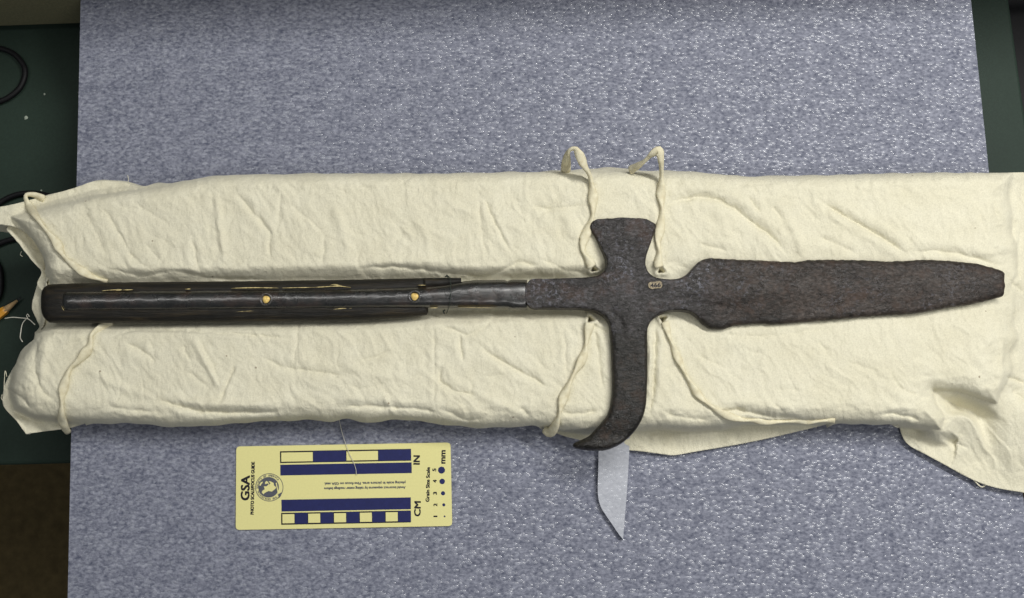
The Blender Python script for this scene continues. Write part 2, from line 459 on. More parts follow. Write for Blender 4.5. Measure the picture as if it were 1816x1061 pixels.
# the padded mount the cloth is stretched over
CUSH = [(20, 385), (60, 372), (105, 362), (170, 344), (260, 334), (300, 328), (330, 321), (380, 313), (430, 310), (520, 310), (640, 309), (760, 308), (880, 307),
        (1000, 304), (1100, 304), (1250, 307), (1310, 313), (1370, 314), (1450, 312), (1560, 310), (1640, 308), (1700, 307), (1788, 306), (1800, 450), (1797, 600), (1785, 690), (1768, 716), (1735, 708), (1700, 694), (1655, 692),
        (1660, 715), (1676, 740), (1668, 762), (1640, 757), (1600, 751), (1550, 749), (1490, 748), (1400, 746), (1320, 748), (1280, 757), (1220, 760), (1165, 756), (1130, 759),
        (1080, 762), (1040, 764), (990, 757), (950, 751), (920, 752), (860, 755), (800, 751), (740, 743), (690, 741), (650, 746), (612, 739), (580, 743), (540, 741), (440, 745),
        (350, 752), (300, 753), (220, 747), (160, 746), (120, 744), (60, 738), (30, 722), (22, 690), (34, 645), (62, 602), (80, 575), (78, 530), (86, 490), (78, 455), (50, 412)]

# creases: points, height (mm), width (px), kind (v valley, r ridge, s step: higher on the side the number's sign says)
CR = [
 # upper cushion, left
 ([(150, 375), (175, 425), (185, 450)], 0.9, 7, 'v'), ([(180, 365), (215, 420), (235, 455), (262, 476)], 1.4, 7, 'v'), ([(240, 360), (300, 400)], 0.8, 8, 'v'),
 ([(255, 430), (290, 470)], 0.8, 7, 'v'), ([(340, 420), (350, 470), (360, 490)], 1.1, 6, 'v'), ([(382, 340), (390, 400), (398, 465)], 1.6, 6, 'r'),
 ([(425, 350), (460, 390), (485, 420)], 1.4, 7, 'v'), ([(498, 340), (494, 390)], 0.8, 6, 'v'), ([(478, 415), (478, 455)], 1.2, 5, 'v'), ([(510, 360), (560, 400), (575, 420)], 1.0, 9, 'v'),
 ([(590, 360), (615, 430), (625, 450)], 1.2, 9, 'r'), ([(575, 420), (572, 470)], 0.9, 6, 'v'), ([(170, 470), (250, 489), (310, 481), (370, 492), (480, 497)], 1.8, 8, 'v'),
 ([(300, 480), (330, 478), (370, 489)], 1.4, 6, 'r'), ([(420, 345), (440, 370)], 0.7, 7, 'v'), ([(110, 364), (170, 347), (250, 334)], 1.5, 5, 'v'),
 # upper, centre
 ([(850, 350), (852, 390), (858, 430), (864, 452)], 0.9, 5, 'v'), ([(858, 350), (885, 410), (907, 448)], 1.6, 4, 'v'), ([(735, 385), (755, 420), (760, 445)], 1.0, 9, 'r'),
 ([(640, 475), (700, 473), (750, 478), (800, 484), (860, 491)], 2.6, 9, 'v'), ([(640, 466), (720, 464), (780, 462), (840, 456), (860, 455)], 1.4, 8, 'r'),
 ([(860, 491), (890, 480), (920, 466), (960, 472)], 2.0, 8, 'v'), ([(940, 365), (985, 370), (1040, 362)], 1.6, 10, 'v'), ([(1000, 350), (960, 380), (930, 400)], 1.0, 9, 'v'),
 ([(780, 370), (830, 374), (850, 390)], 0.9, 8, 'r'), ([(1000, 380), (1010, 400), (1030, 425)], 1.0, 10, 'r'), ([(960, 460), (1000, 478), (1040, 482)], 1.5, 8, 'v'),
 # upper, right of the fan
 ([(1180, 365), (1215, 352), (1260, 350), (1300, 368), (1330, 390), (1370, 420), (1395, 450)], 3.4, 10, 'v'), ([(1325, 350), (1350, 378)], 1.6, 6, 'v'), ([(1370, 365), (1390, 390)], 1.3, 6, 'v'),
 ([(1395, 385), (1420, 440), (1415, 455)], 1.6, 10, 'r'), ([(1455, 355), (1490, 378), (1540, 405), (1580, 430), (1608, 450)], 3.2, 8, 'v'), ([(1240, 430), (1270, 440), (1290, 445)], 1.4, 8, 'v'),
 ([(1270, 370), (1285, 405), (1290, 425)], 1.0, 10, 'r'), ([(1450, 420), (1480, 430), (1520, 450)], 1.2, 9, 'v'), ([(1620, 446), (1680, 446), (1740, 460), (1776, 474)], 2.2, 9, 'v'),
 ([(1762, 355), (1770, 385)], 1.2, 6, 'v'), ([(1738, 375), (1752, 420)], 0.9, 8, 'v'), ([(1795, 370), (1800, 430)], 1.6, 8, 'v'), ([(1810, 400), (1806, 480), (1790, 520)], 1.6, 8, 'v'),
 ([(1785, 485), (1800, 505), (1816, 520)], 1.6, 8, 'v'), ([(1300, 325), (1340, 328), (1380, 324)], 1.2, 10, 'v'), ([(1230, 480), (1200, 470)], 0.8, 8, 'v'),
 # lower cushion, left
 ([(222, 608), (255, 625), (278, 645)], 1.6, 7, 'v'), ([(150, 650), (200, 680), (240, 695), (262, 708)], 1.3, 9, 'r'), ([(325, 610), (335, 640)], 1.0, 6, 'v'),
 ([(338, 592), (365, 640), (394, 690)], 1.8, 8, 'r'), ([(350, 600), (375, 645), (396, 690)], 1.2, 5, 'v'), ([(418, 645), (400, 685), (393, 712)], 1.6, 4, 'v'), ([(460, 630), (500, 650), (560, 660), (620, 668)], 1.5, 9, 'v'),
 ([(190, 600), (240, 586), (330, 587), (440, 594), (530, 602)], 1.4, 4, 'v'), ([(275, 710), (310, 718), (350, 729), (420, 732), (500, 730)], 3.2, 8, 'v'), ([(310, 712), (400, 716), (480, 718)], 1.4, 9, 'r'),
 ([(195, 722), (240, 728), (280, 730)], 1.2, 6, 'v'), ([(200, 735), (300, 740)], 0.9, 6, 'r'), ([(530, 560), (525, 620), (520, 650)], 1.0, 6, 'v'), ([(70, 600), (60, 640), (72, 690), (100, 715)], 1.4, 9, 'v'),
 ([(75, 590), (78, 640), (70, 690)], 1.2, 8, 'r'), ([(30, 735), (60, 742), (110, 748)], 1.5, 5, 'v'), ([(10, 690), (30, 700), (55, 725)], 1.4, 6, 'v'), ([(60, 606), (30, 640), (18, 660)], 1.6, 5, 'v'),
 ([(330, 660), (355, 675), (370, 690)], 0.9, 6, 'v'), ([(110, 620), (140, 605), (170, 597)], 1.0, 8, 'v'),
 # lower cushion, centre
 ([(768, 575), (770, 640), (770, 720)], 0.8, 4, 'v'), ([(782, 645), (780, 675), (800, 690), (830, 700), (850, 700)], 1.8, 6, 'v'), ([(815, 592), (817, 620), (820, 640)], 1.8, 5, 'v'),
 ([(850, 612), (880, 635), (920, 658), (960, 680), (980, 688)], 2.4, 8, 'v'), ([(880, 565), (850, 585), (832, 594), (800, 584), (775, 573)], 1.2, 5, 'v'), ([(640, 640), (675, 630), (697, 620)], 1.0, 5, 'v'),
 ([(600, 640), (660, 665), (720, 668)], 1.2, 10, 'r'), ([(600, 720), (680, 722), (760, 728), (780, 735)], 2.2, 7, 'v'), ([(680, 700), (690, 722), (700, 734)], 1.5, 5, 'r'),
 ([(778, 725), (830, 745), (860, 740)], 1.6, 7, 'v'), ([(838, 680), (835, 700)], 1.0, 5, 'v'), ([(840, 695), (880, 715), (930, 735)], 1.4, 9, 'r'), ([(920, 722), (940, 738)], 1.6, 6, 'v'),
 ([(1000, 580), (1004, 640), (1006, 670)], 0.8, 5, 'v'), ([(1055, 575), (1062, 640), (1070, 690)], 1.4, 5, 'v'), ([(1050, 577), (1080, 590)], 1.2, 5, 'v'), ([(990, 730), (1030, 735), (1062, 728)], 2.0, 8, 'v'),
 ([(860, 670), (890, 665), (870, 680)], 0.7, 6, 'v'), ([(905, 560), (920, 600)], 0.6, 8, 'v'), ([(610, 680), (640, 690), (680, 680)], 0.9, 9, 'v'),
 # lower cushion, right of the hook
 ([(1163, 572), (1161, 640), (1158, 700), (1150, 740)], 2.4, 5, 'v'), ([(1152, 580), (1152, 650), (1150, 700)], 1.4, 5, 'r'), ([(1172, 575), (1172, 640), (1168, 700)], 1.0, 8, 'r'),
 ([(1175, 728), (1210, 740), (1260, 745)], 1.6, 10, 'v'), ([(1270, 730), (1310, 728), (1360, 738), (1440, 744)], 3.0, 9, 'v'), ([(1270, 720), (1330, 712), (1400, 722)], 1.4, 12, 'r'), ([(1370, 715), (1390, 732)], 1.2, 6, 'v'),
 ([(1270, 590), (1330, 597), (1400, 592), (1480, 580)], 1.2, 10, 'v'), ([(1240, 630), (1290, 655)], 0.9, 8, 'v'), ([(1350, 650), (1360, 625)], 0.8, 7, 'r'), ([(1450, 605), (1470, 625)], 0.8, 7, 'v'),
 ([(1380, 690), (1420, 692)], 0.6, 6, 'v'), ([(1560, 735), (1600, 736), (1640, 748)], 2.0, 7, 'v'), ([(1500, 640), (1560, 660)], 0.8, 12, 'v'), ([(1580, 660), (1600, 690), (1650, 705)], 1.2, 9, 'v'),
 ([(1776, 600), (1774, 660), (1765, 700)], 1.4, 6, 'r'), ([(1785, 668), (1816, 680)], 2.2, 5, 'v'), ([(1795, 690), (1830, 720)], 2.4, 12, 'v'), ([(1700, 640), (1740, 660)], 0.7, 10, 'v'),
 # flaps
 ([(1158, 770), (1162, 790)], 1.0, 7, 'r'), ([(1100, 785), (1150, 792)], 0.8, 8, 'r'), ([(1665, 765), (1680, 780), (1720, 795)], 1.2, 7, 'v'), ([(1790, 790), (1800, 840)], 1.0, 14, 'r'),
]
RIDGE = spline([(1664, 766), (1674, 752), (1690, 741), (1708, 740), (1724, 752), (1738, 780), (1751, 812)], 5)

def spine_y(x):
    return np.interp(x, [70, 900, 1100, 1784], [538, 523, 522, 505])
def base_height(px, py):
    """smooth height of the cloth without wrinkles"""
    px = np.asarray(px, float); py = np.asarray(py, float)
    px0 = px; px = px + 26 * gnoise(px / 90, py / 55, 101) * sstep(1690, 1770, px)
    d, _, _, _, _ = seg_dist(px, py, CUSH)
    ins = inside(px, py, CUSH)
    sd = np.where(ins, d, -d)
    r = 20 + 16 * sstep(600, 720, py) + 10 * sstep(120, 60, px) + 60 * sstep(1690, 1800, px) * sstep(700, 620, py)
    u = np.clip(sd / r, 0, 1)
    top = HC - 0.015 * (1 - np.sqrt(np.clip(1 - (1 - u) ** 2, 0, 1)))
    px = px0
    # lying flaps
    zf = 0.004 + 0.002 * fbm(px / 60, py / 60, 2, 5)
    zf = zf + 0.012 * sstep(110, 20, px) * sstep(700, 760, py)
    tl = sstep(330, 250, px) * sstep(420, 360, py)
    zf = zf + (0.020 - zf) * tl
    zf = zf + (0.026 - zf) * sstep(70, 20, px) * sstep(480, 440, py)
    # loose corner at the lower right
    rx = sstep(1590, 1680, px) * sstep(640, 740, py)
    dr, _, _, sr, al = seg_dist(px, py, [tuple(q) for q in RIDGE], False)
    ramp_r = 0.006 + 0.018 * sstep(1725, 1840, px) * sstep(870, 720, py)
    lobe = np.where(sr > 0, np.exp(-dr / 46.0), np.exp(-(dr / 9.0) ** 2)) * 0.017 * (1 - al ** 2) * sstep(0, 0.12, al)
    zf = np.where(rx > 0, zf * (1 - rx) + rx * (ramp_r + lobe), zf)
    wall = sstep(9, 0, -sd)
    wc_ = sstep(1620, 1660, px) * sstep(630, 670, py)
    wall = wall * (1 - wc_) + sstep(34, 0, -sd) * wc_
    wr_ = sstep(1725, 1810, px)
    wall = wall * (1 - wr_) + np.maximum(wall, np.exp(np.minimum(sd, 0) / 70.0)) * wr_
    zo = zf + (HC - 0.015 - zf) * wall
    z = np.where(sd > 0, top, zo)
    # trough along the shaft
    g = np.abs(py - spine_y(px))
    dep = np.interp(px, [60, 140, 700, 800, 1000, 1060, 1150, 1250, 1790, 1850], [0.012, 0.013, 0.014, 0.015, 0.013, 0.009, 0.0045, 0.0036, 0.0028, 0.0])
    wid = np.interp(px, [60, 700, 800, 1000, 1100, 1250, 1790], [62, 60, 54, 52, 60, 90, 70])
    z = z - dep * (1 - sstep(0.42, 1.0, g / wid)) * (sd > 0)
    return z, sd
def wrinkles(px, py, sd):
    px = np.asarray(px, float); py = np.asarray(py, float)
    wx = px + 26 * fbm(px / 90, py / 90, 2, 21); wy = py + 26 * fbm(px / 90, py / 90, 2, 31)
    ca, sa = math.cos(0.95), math.sin(0.95)      # most folds run down to the right
    U, V = wx * ca + wy * sa, -wx * sa + wy * ca
    z = 0.0012 * fbm(px / 150, py / 110, 2, 3)
    z = z + 0.0008 * fbm(U / 110, V / 34, 3, 7)
    rg = 1 - np.abs(gnoise(U / 95, V / 30, 13)) * 2.4
    z = z + 0.0007 * np.clip(rg, 0, 1) ** 3 * (0.35 + np.clip(gnoise(px / 70, py / 70, 17) * 1.8, 0, 1))
    rg2 = 1 - np.abs(gnoise(wx / 40 + 5, wy / 60, 43)) * 2.6
    z = z - 0.0006 * np.clip(rg2, 0, 1) ** 3 * np.clip(gnoise(px / 55, py / 55, 47) * 2.2, 0, 1)
    z = z + 0.00055 * fbm(U / 22, V / 13, 3, 23)
    for sc, am, sd_ in ((46, 0.0007, 131), (24, 0.00038, 141)):          # crisp hard-set creases
        cx_, cy_ = wx * 0.85 + wy * 0.5, wy * 0.85 - wx * 0.5
        g_ = np.abs(gnoise(cx_ / sc, cy_ / (sc * 1.7), sd_))
        z = z - am * np.exp(-g_ / 0.045) * np.clip(gnoise(px / (sc * 1.6), py / (sc * 1.6), sd_ + 3) * 2.6, 0, 1)
    # tighter crumples where the cloth turns over the long edges
    ed = np.exp(-((sd - 24) / 16.0) ** 2)
    z = z + ed * 0.0011 * fbm(px / 34 + py / 60, py / 16, 3, 51)
    for pts, a, w, k in CR:
        pts = [tuple(q) for q in spline(pts, 10)]
        xs = [q[0] for q in pts]; ys = [q[1] for q in pts]
        mrg = 4.5 * w
        m = (px > min(xs) - mrg) & (px < max(xs) + mrg) & (py > min(ys) - mrg) & (py < max(ys) + mrg)
        if not m.any(): continue
        qx, qy = px[m], py[m]
        qx = qx + 3.0 * gnoise(qx / 18, qy / 18, 61); qy = qy + 3.0 * gnoise(qx / 18, qy / 18, 67)
        d, _, _, s, al = seg_dist(qx, qy, pts, False)
        fade = sstep(0, 0.18, al) * sstep(1, 0.82, al) * 0.8 + 0.2
        pr = np.exp(-d / (0.45 * w)) if k == 'v' else np.exp(-(d / (0.9 * w)) ** 2)
        dz = (-1 if k == 'v' else 1) * a * 0.00112 * pr * fade
        if k == 'v': dz = dz + 0.25 * a * 0.00112 * np.exp(-((d - 1.6 * w) / w) ** 2) * fade
        z[m] += dz
    for hx, hy in HOLES:
        d = np.hypot(px - hx, py - hy)
        d = d * (1 + 0.45 * np.sin(3 * np.arctan2(py - hy, px - hx) + hx) * np.exp(-d / 14.0))
        z = z + 0.0022 * np.exp(-((d - 8.5) / 4.0) ** 2) - 0.009 * np.exp(-(d / 3.8) ** 4)
    return z
HOLES = [(1053, 477), (1047, 567), (1172, 480), (1175, 566)]
def cloth_z(px, py):
    px = np.atleast_1d(np.asarray(px, float)); py = np.atleast_1d(np.asarray(py, float))
    z, sd = base_height(px, py)
    return z + wrinkles(px, py, sd)

def cloth_grid(outline, step, x0, x1, y0, y1):
    gx = np.arange(x0, x1 + step, step); gy = np.arange(y0, y1 + step, step)
    X, Y = np.meshgrid(gx, gy)
    cx, cy = X[:-1, :-1] + step / 2, Y[:-1, :-1] + step / 2
    keep = inside(cx.ravel(), cy.ravel(), outline).reshape(cx.shape)
    ny, nx = X.shape
    idx = np.arange(nx * ny).reshape(ny, nx)
    q = np.stack([idx[:-1, :-1], idx[1:, :-1], idx[1:, 1:], idx[:-1, 1:]], -1)[keep]
    used = np.zeros(nx * ny, bool); used[q.ravel()] = True
    cnt = np.zeros(nx * ny, int); np.add.at(cnt, q.ravel(), 1)
    X, Y = X.ravel().copy(), Y.ravel().copy()
    bd = used & (cnt < 4)
    _, bx, by, _, _ = seg_dist(X[bd], Y[bd], outline)
    X[bd], Y[bd] = bx, by
    new = -np.ones(nx * ny, int); new[used] = np.arange(used.sum())
    return X[used], Y[used], new[q]
def boundary_loop_edges(quads):
    from collections import Counter
    c = Counter(); 
    a = np.concatenate([quads[:, [0, 1]], quads[:, [1, 2]], quads[:, [2, 3]], quads[:, [3, 0]]])
    key = np.sort(a, 1); code = key[:, 0].astype(np.int64) * 10 ** 7 + key[:, 1]
    u, inv, n_ = np.unique(code, return_inverse=True, return_counts=True)
    return a[n_[inv] == 1]

cover = empty('muslin_cover', P(900, 530, 0.0), 'cream muslin cloth stretched over a padded mount beneath the iron weapon', 'cloth')
X, Y, Q = cloth_grid(OUT, 2.0, -40, 1880, 290, 890)
Zs, SD = base_height(X, Y)
fray = 0.9 * gnoise(X / 3.0, Y / 3.0, 71)
Zf = Zs + wrinkles(X, Y, SD)
XY = P(X, Y, Zs)
V = np.stack([XY[:, 0], XY[:, 1], Zf], -1)
be = boundary_loop_edges(Q)
bverts = np.unique(be)
skirt = {}
cen = np.array(P(900, 530, 0.0))
extra = []
levels = 4
for b_ in bverts:
    z = V[b_, 2]; ids = [int(b_)]
    tgt = 0.0012
    low = z < 0.012
    dirx = X[b_] - 900; diry = Y[b_] - 530
    for k in range(1, levels + 1):
        t = k / levels
        if low:
            nz = z - 0.0008 * t
            q = V[b_, :2]
        else:
            nz = z + (tgt - z) * t
            bulge = 0.004 * math.sin(t * math.pi) - 0.012 * t * t
            wv = 0.002 * float(gnoise(X[b_] / 40, t * 2 + Y[b_] / 40, 77))
            sgn = (np.sign(diry) * (1 if abs(dirx) < 830 else 0.2))
            q = V[b_, :2] + np.array((0.0, -sgn * (bulge + wv)))
        ids.append(len(V) + len(extra)); extra.append((q[0], q[1], nz))
    skirt[int(b_)] = ids
faces = Q.tolist()
for a, b_ in be.tolist():
    A, B = skirt[a], skirt[b_]
    for k in range(levels):
        faces.append((B[k], A[k], A[k + 1], B[k + 1]))
VV = np.concatenate([V, np.array(extra)])
ob = mesh_obj('cloth_sheet', VV, faces, M['muslin'], cover)

def small_cloth(name, outline, zfun, step=2.0, th=0.0008):
    outline = [tuple(q) for q in spline(outline, 4, True)]
    xs = [q[0] for q in outline]; ys = [q[1] for q in outline]
    X, Y, Q = cloth_grid(outline, step, min(xs), max(xs), min(ys), max(ys))
    z = zfun(X, Y)
    p = P(X, Y, z)
    o = mesh_obj(name, p, Q.tolist(), M['muslin'], cover)
    md = o.modifiers.new('thickness', 'SOLIDIFY'); md.thickness = th; md.offset = -1
    return o
# turned-in corner at the open left end
def zcorner(x, y):
    t = (x - 10) / 75.0
    return 0.013 + 0.008 * (1 - t) + 0.0022 * fbm(x / 26, y / 26, 3, 3) - 0.006 * sstep(0, 18, (x - (12 + (y - 405) * 0.72)) * 0.5)
small_cloth('folded_corner', [(12, 407), (22, 398), (45, 398), (70, 420), (88, 455), (96, 500), (84, 520), (66, 505), (74, 482), (62, 468), (45, 446), (28, 425)], zcorner)

# frayed threads along the raw hems, one part each
def tube(path, rad, sides=6, caps=True, twist=0.0, flat=1.0):
    path = [np.array(p, float) for p in path]; n = len(path)
    vs, fs = [], []
    up = np.array((0, 0, 1.0)); 
    for i, p in enumerate(path):
        t = path[min(i + 1, n - 1)] - path[max(i - 1, 0)]; t /= (np.linalg.norm(t) + 1e-12)
        s = np.cross(t, up)
        if np.linalg.norm(s) < 1e-4: s = np.array((1.0, 0, 0))
        s /= np.linalg.norm(s); w = np.cross(s, t)
        r = rad[i] if hasattr(rad, '__len__') else rad
        tw = twist[i] if hasattr(twist, '__len__') else twist * i
        for k in range(sides):
            a = 2 * math.pi * k / sides
            x, y = math.cos(a) * r, math.sin(a) * r * flat
            x, y = x * math.cos(tw) - y * math.sin(tw), x * math.sin(tw) + y * math.cos(tw)
            vs.append(p + s * x + w * y)
    for i in range(n - 1):
        for k in range(sides):
            fs.append((i * sides + k, i * sides + (k + 1) % sides, (i + 1) * sides + (k + 1) % sides, (i + 1) * sides + k))
    if caps:
        fs.append(list(range(sides))[::-1]); fs.append([(n - 1) * sides + k for k in range(sides)])
    return vs, fs
def hair(name, pts, rad, m, parent=None):
    pts = spline(pts, 3)
    path = [P(q[0], q[1], q[2]) for q in pts]
    v, f = tube(path, rad, 5)
    return mesh_obj(name, v, f, m, parent)
hair('frayed_thread', [(226, 325, 0.028), (228, 318, 0.029), (226, 311, 0.030)], 0.00022, M['muslin'], cover)
hair('frayed_thread', [(1726, 850, 0.004), (1735, 860, 0.004), (1742, 864, 0.003), (1748, 860, 0.004)], 0.0006, M['muslin'], cover)
hair('frayed_thread', [(1584, 752, 0.022), (1588, 757, 0.022), (1594, 755, 0.020)], 0.00025, M['muslin'], cover)
hair('frayed_thread', [(7, 690, 0.025), (9, 658, 0.025), (12, 668, 0.025)], 0.00025, M['muslin'], cover)
hair('frayed_thread', [(4, 700, 0.022), (2, 706, 0.020), (6, 712, 0.020)], 0.00022, M['muslin'], cover)
hair('frayed_thread', [(8, 565, 0.012), (22, 563, 0.014), (36, 564, 0.016), (50, 566, 0.020), (62, 576, 0.026)], 0.00035, M['white_thread'], cover)
hair('frayed_thread', [(47, 565, 0.018), (40, 574, 0.015), (37, 588, 0.014), (36, 600, 0.018), (40, 606, 0.024)], 0.00035, M['white_thread'], cover)
hair('frayed_thread', [(50, 566, 0.018), (47, 560, 0.019), (49, 557, 0.019), (52, 562, 0.019)], 0.00025, M['white_thread'], cover)
hair('frayed_thread', [(38, 446, 0.012), (36, 452, 0.010), (40, 455, 0.010)], 0.00025, M['muslin'], cover)
for k in range(34):                      # raw hem of the front flap
    t = k / 33; x = 1185 + 270 * t + random.uniform(-3, 3)
    y = float(np.interp(x, [1185, 1200, 1240, 1300, 1360, 1420, 1470], [806, 806, 799, 789, 777, 763, 751]))
    hair('frayed_thread', [(x, y - 1.5, 0.0035), (x + random.uniform(-1, 2), y + random.uniform(1.0, 3.2), 0.0025)], 0.00022, M['muslin'], cover)

# ------------------------------------------------------------------ tie cords
def cord(label, pts, width=6.2, lift=0.0014, twist=0.15, zs=None, group=None):
    sp = spline([(q[0], q[1]) for q in pts], 3.5)
    px = np.array([q[0] for q in sp]); py = np.array([q[1] for q in sp])
    if zs is None:
        z = cloth_z(px, py) + lift
    else:
        # heights given at the control points (None = lie on the cloth)
        ctrl = []
        for q, zz in zip(pts, zs):
            ctrl.append(float(cloth_z([q[0]], [q[1]])[0]) + lift if zz is None else zz)
        d = [0]
        for a, b in zip(pts[:-1], pts[1:]): d.append(d[-1] + math.dist(a, b))
        dd = [0]
        for a, b in zip(sp[:-1], sp[1:]): dd.append(dd[-1] + math.dist(a, b))
        zi = np.interp(np.array(dd) * d[-1] / dd[-1], d, ctrl)
        zc = cloth_z(px, py) + lift
        onc = inside(px, py, OUT)
        z = np.where(onc, np.maximum(zi, zc), zi)
    k = np.ones(5) / 5
    z = np.convolve(np.pad(z, 2, mode='edge'), k, 'valid')
    path = P(px, py, z)
    n = len(path)
    rr = [0.58 * width / 2250.0 * 2 * (0.88 + 0.22 * math.sin(i * 0.33 + 1) + 0.12 * random.random()) for i in range(n)]
    tw, a = [], random.uniform(0, 1)
    for i in range(n):
        tw.append(a); a += twist * (0.6 + 0.9 * math.sin(i * 0.11) ** 2)
    v, f = tube(path, rr, 12, True, tw, 0.64)
    o = mesh_obj('tie_cord', v, f, M['cord'])
    return tag(o, label, 'cord', group)
cord('cream cord running from the upper left corner down to the wooden shaft end', [(78, 353), (62, 346), (47, 346), (47, 356), (60, 378), (80, 407), (100, 431), (113, 455), (135, 474), (160, 489), (190, 501)], 6.0)
cord('cream cord running from below the shaft end to the lower left hem', [(197, 571), (178, 582), (163, 594), (158, 616), (140, 640), (124, 655), (114, 682), (110, 712), (110, 742), (115, 758), (121, 767)], 6.2,
     zs=[None] * 9 + [0.024, 0.010])
cord('cream twisted tie looping up beside the left of the axe fan', [(1003, 303), (1005, 284), (1009, 268), (1019, 264), (1027, 274), (1036, 293), (1046, 312), (1050, 336), (1052, 360), (1051, 382), (1045, 402), (1036, 424), (1034, 444), (1041, 459), (1046, 467), (1050, 473)], 6.4,
     zs=[0.030, 0.046, 0.058, 0.062, 0.060, 0.054, 0.046] + [None] * 8 + [0.030])
cord('cream twisted tie rising to a peak on the right of the axe fan', [(1118, 302), (1138, 290), (1156, 274), (1168, 267), (1172, 282), (1173, 310), (1172, 342), (1174, 372), (1171, 402), (1167, 428), (1169, 446), (1167, 464), (1169, 474)], 6.2,
     zs=[0.034, 0.048, 0.058, 0.062, 0.056, 0.046] + [None] * 6 + [0.030])
cord('cream tie on the lower cloth to the left of the hook', [(1046, 573), (1043, 590), (1038, 618), (1031, 641), (1014, 671), (1000, 704), (992, 735), (985, 755), (976, 767), (966, 762)], 6.2,
     zs=[0.032] + [None] * 6 + [0.034, 0.022, 0.016])
cord('long cream tie curving away to the right of the hook', [(1179, 571), (1183, 583), (1190, 606), (1205, 641), (1225, 681), (1250, 712), (1280, 733), (1315, 744), (1360, 747), (1420, 747), (1480, 746)], 5.2,
     zs=[0.034] + [None] * 6 + [0.034, 0.028, 0.026, 0.024])

# ------------------------------------------------------------------ the weapon
ZB = HC + 0.0008                            # underside of the flat head
weapon = empty('iron_polearm_head', P(900, 530, ZB), 'dark iron halberd head with long blade, axe fan, hook and wooden shaft stump', 'polearm')
HEAD = [(944, 497), (960, 495.5), (985, 494), (1030, 492.5), (1048, 491), (1060, 489), (1069, 483), (1073.5, 473), (1073.5, 462), (1070, 452), (1064, 438), (1056, 420), (1050, 410), (1047, 403), (1048, 397), (1052, 392), (1058, 389),
        (1066, 388), (1080, 387.5), (1095, 386), (1110, 386), (1125, 386.5), (1140, 387), (1150, 390), (1158, 394), (1163, 398), (1162, 404), (1160, 412), (1156, 426), (1151, 440), (1147, 452), (1145, 462), (1145.5, 473),
        (1149, 482), (1156, 489), (1165, 493), (1178, 495), (1193, 495.5), (1206, 493), (1218, 486), (1230, 473), (1240, 464), (1250, 459), (1263, 457), (1280, 458), (1310, 459.5), (1340, 460.5), (1375, 462.5), (1400, 463.5),
        (1415, 464), (1430, 461), (1460, 460), (1500, 460), (1540, 461), (1570, 462.5), (1600, 462), (1640, 460), (1680, 461.5), (1710, 464), (1735, 467), (1755, 472), (1772, 477), (1781, 481), (1784, 486), (1783, 497), (1784.5, 505),
        (1783, 515), (1782, 524), (1775, 527), (1760, 531), (1740, 536), (1722, 540), (1700, 543), (1660, 550), (1620, 556), (1580, 559), (1520, 563), (1490, 566), (1440, 570), (1400, 573), (1380, 575), (1350, 574), (1330, 575),
        (1305, 577), (1290, 582), (1275, 584), (1262, 583), (1254, 580), (1245, 573), (1235, 563), (1225, 556), (1214, 553), (1200, 552.5), (1186, 553.5), (1175, 557), (1163, 563), (1154, 571), (1149.5, 580), (1148, 592), (1148.5, 620),
        (1148.5, 660), (1147.5, 690), (1146, 715), (1142, 735), (1134, 753), (1122, 770), (1106, 785), (1090, 794), (1075, 799), (1060, 800), (1045, 799.5), (1031, 797.5), (1021, 795.5), (1017, 792), (1018, 787.5), (1024, 783.5), (1036, 778.5), (1047, 772),
        (1056, 762), (1067, 750), (1077, 737), (1082, 722), (1085, 705), (1086, 690), (1086, 670), (1085, 650), (1084, 620), (1082, 600), (1081, 585), (1079, 574), (1072, 564), (1060, 556), (1048, 552), (1030, 549.5), (1000, 549),
        (960, 548.5), (946, 548), (937, 543), (932, 533), (930.5, 521), (932, 510), (937, 501)]
hp = [tuple(q) for q in spline(HEAD, 3.0, True)]
hp2 = []
for i, (x, y) in enumerate(hp):
    amp = 1.3 if (x > 1240 or y < 396) else 0.45
    if y > 600: amp = 0.35
    hp2.append((x + amp * 0.6 * float(gnoise(i * 0.37, 2.2, 5)), y + amp * float(gnoise(i * 0.31, 7.7, 9)) + 0.4 * amp * float(gnoise(i * 0.9, 3.7, 19))))
hp = hp2
gx, gy = np.meshgrid(np.arange(928, 1788, 3.0), np.arange(383, 803, 3.0))
gx = gx.ravel() + _rng.uniform(-0.6, 0.6, gx.size); gy = gy.ravel() + _rng.uniform(-0.6, 0.6, gy.size)
dm, _, _, _, _ = seg_dist(gx, gy, hp)
ok = inside(gx, gy, hp) & (dm > 1.5)
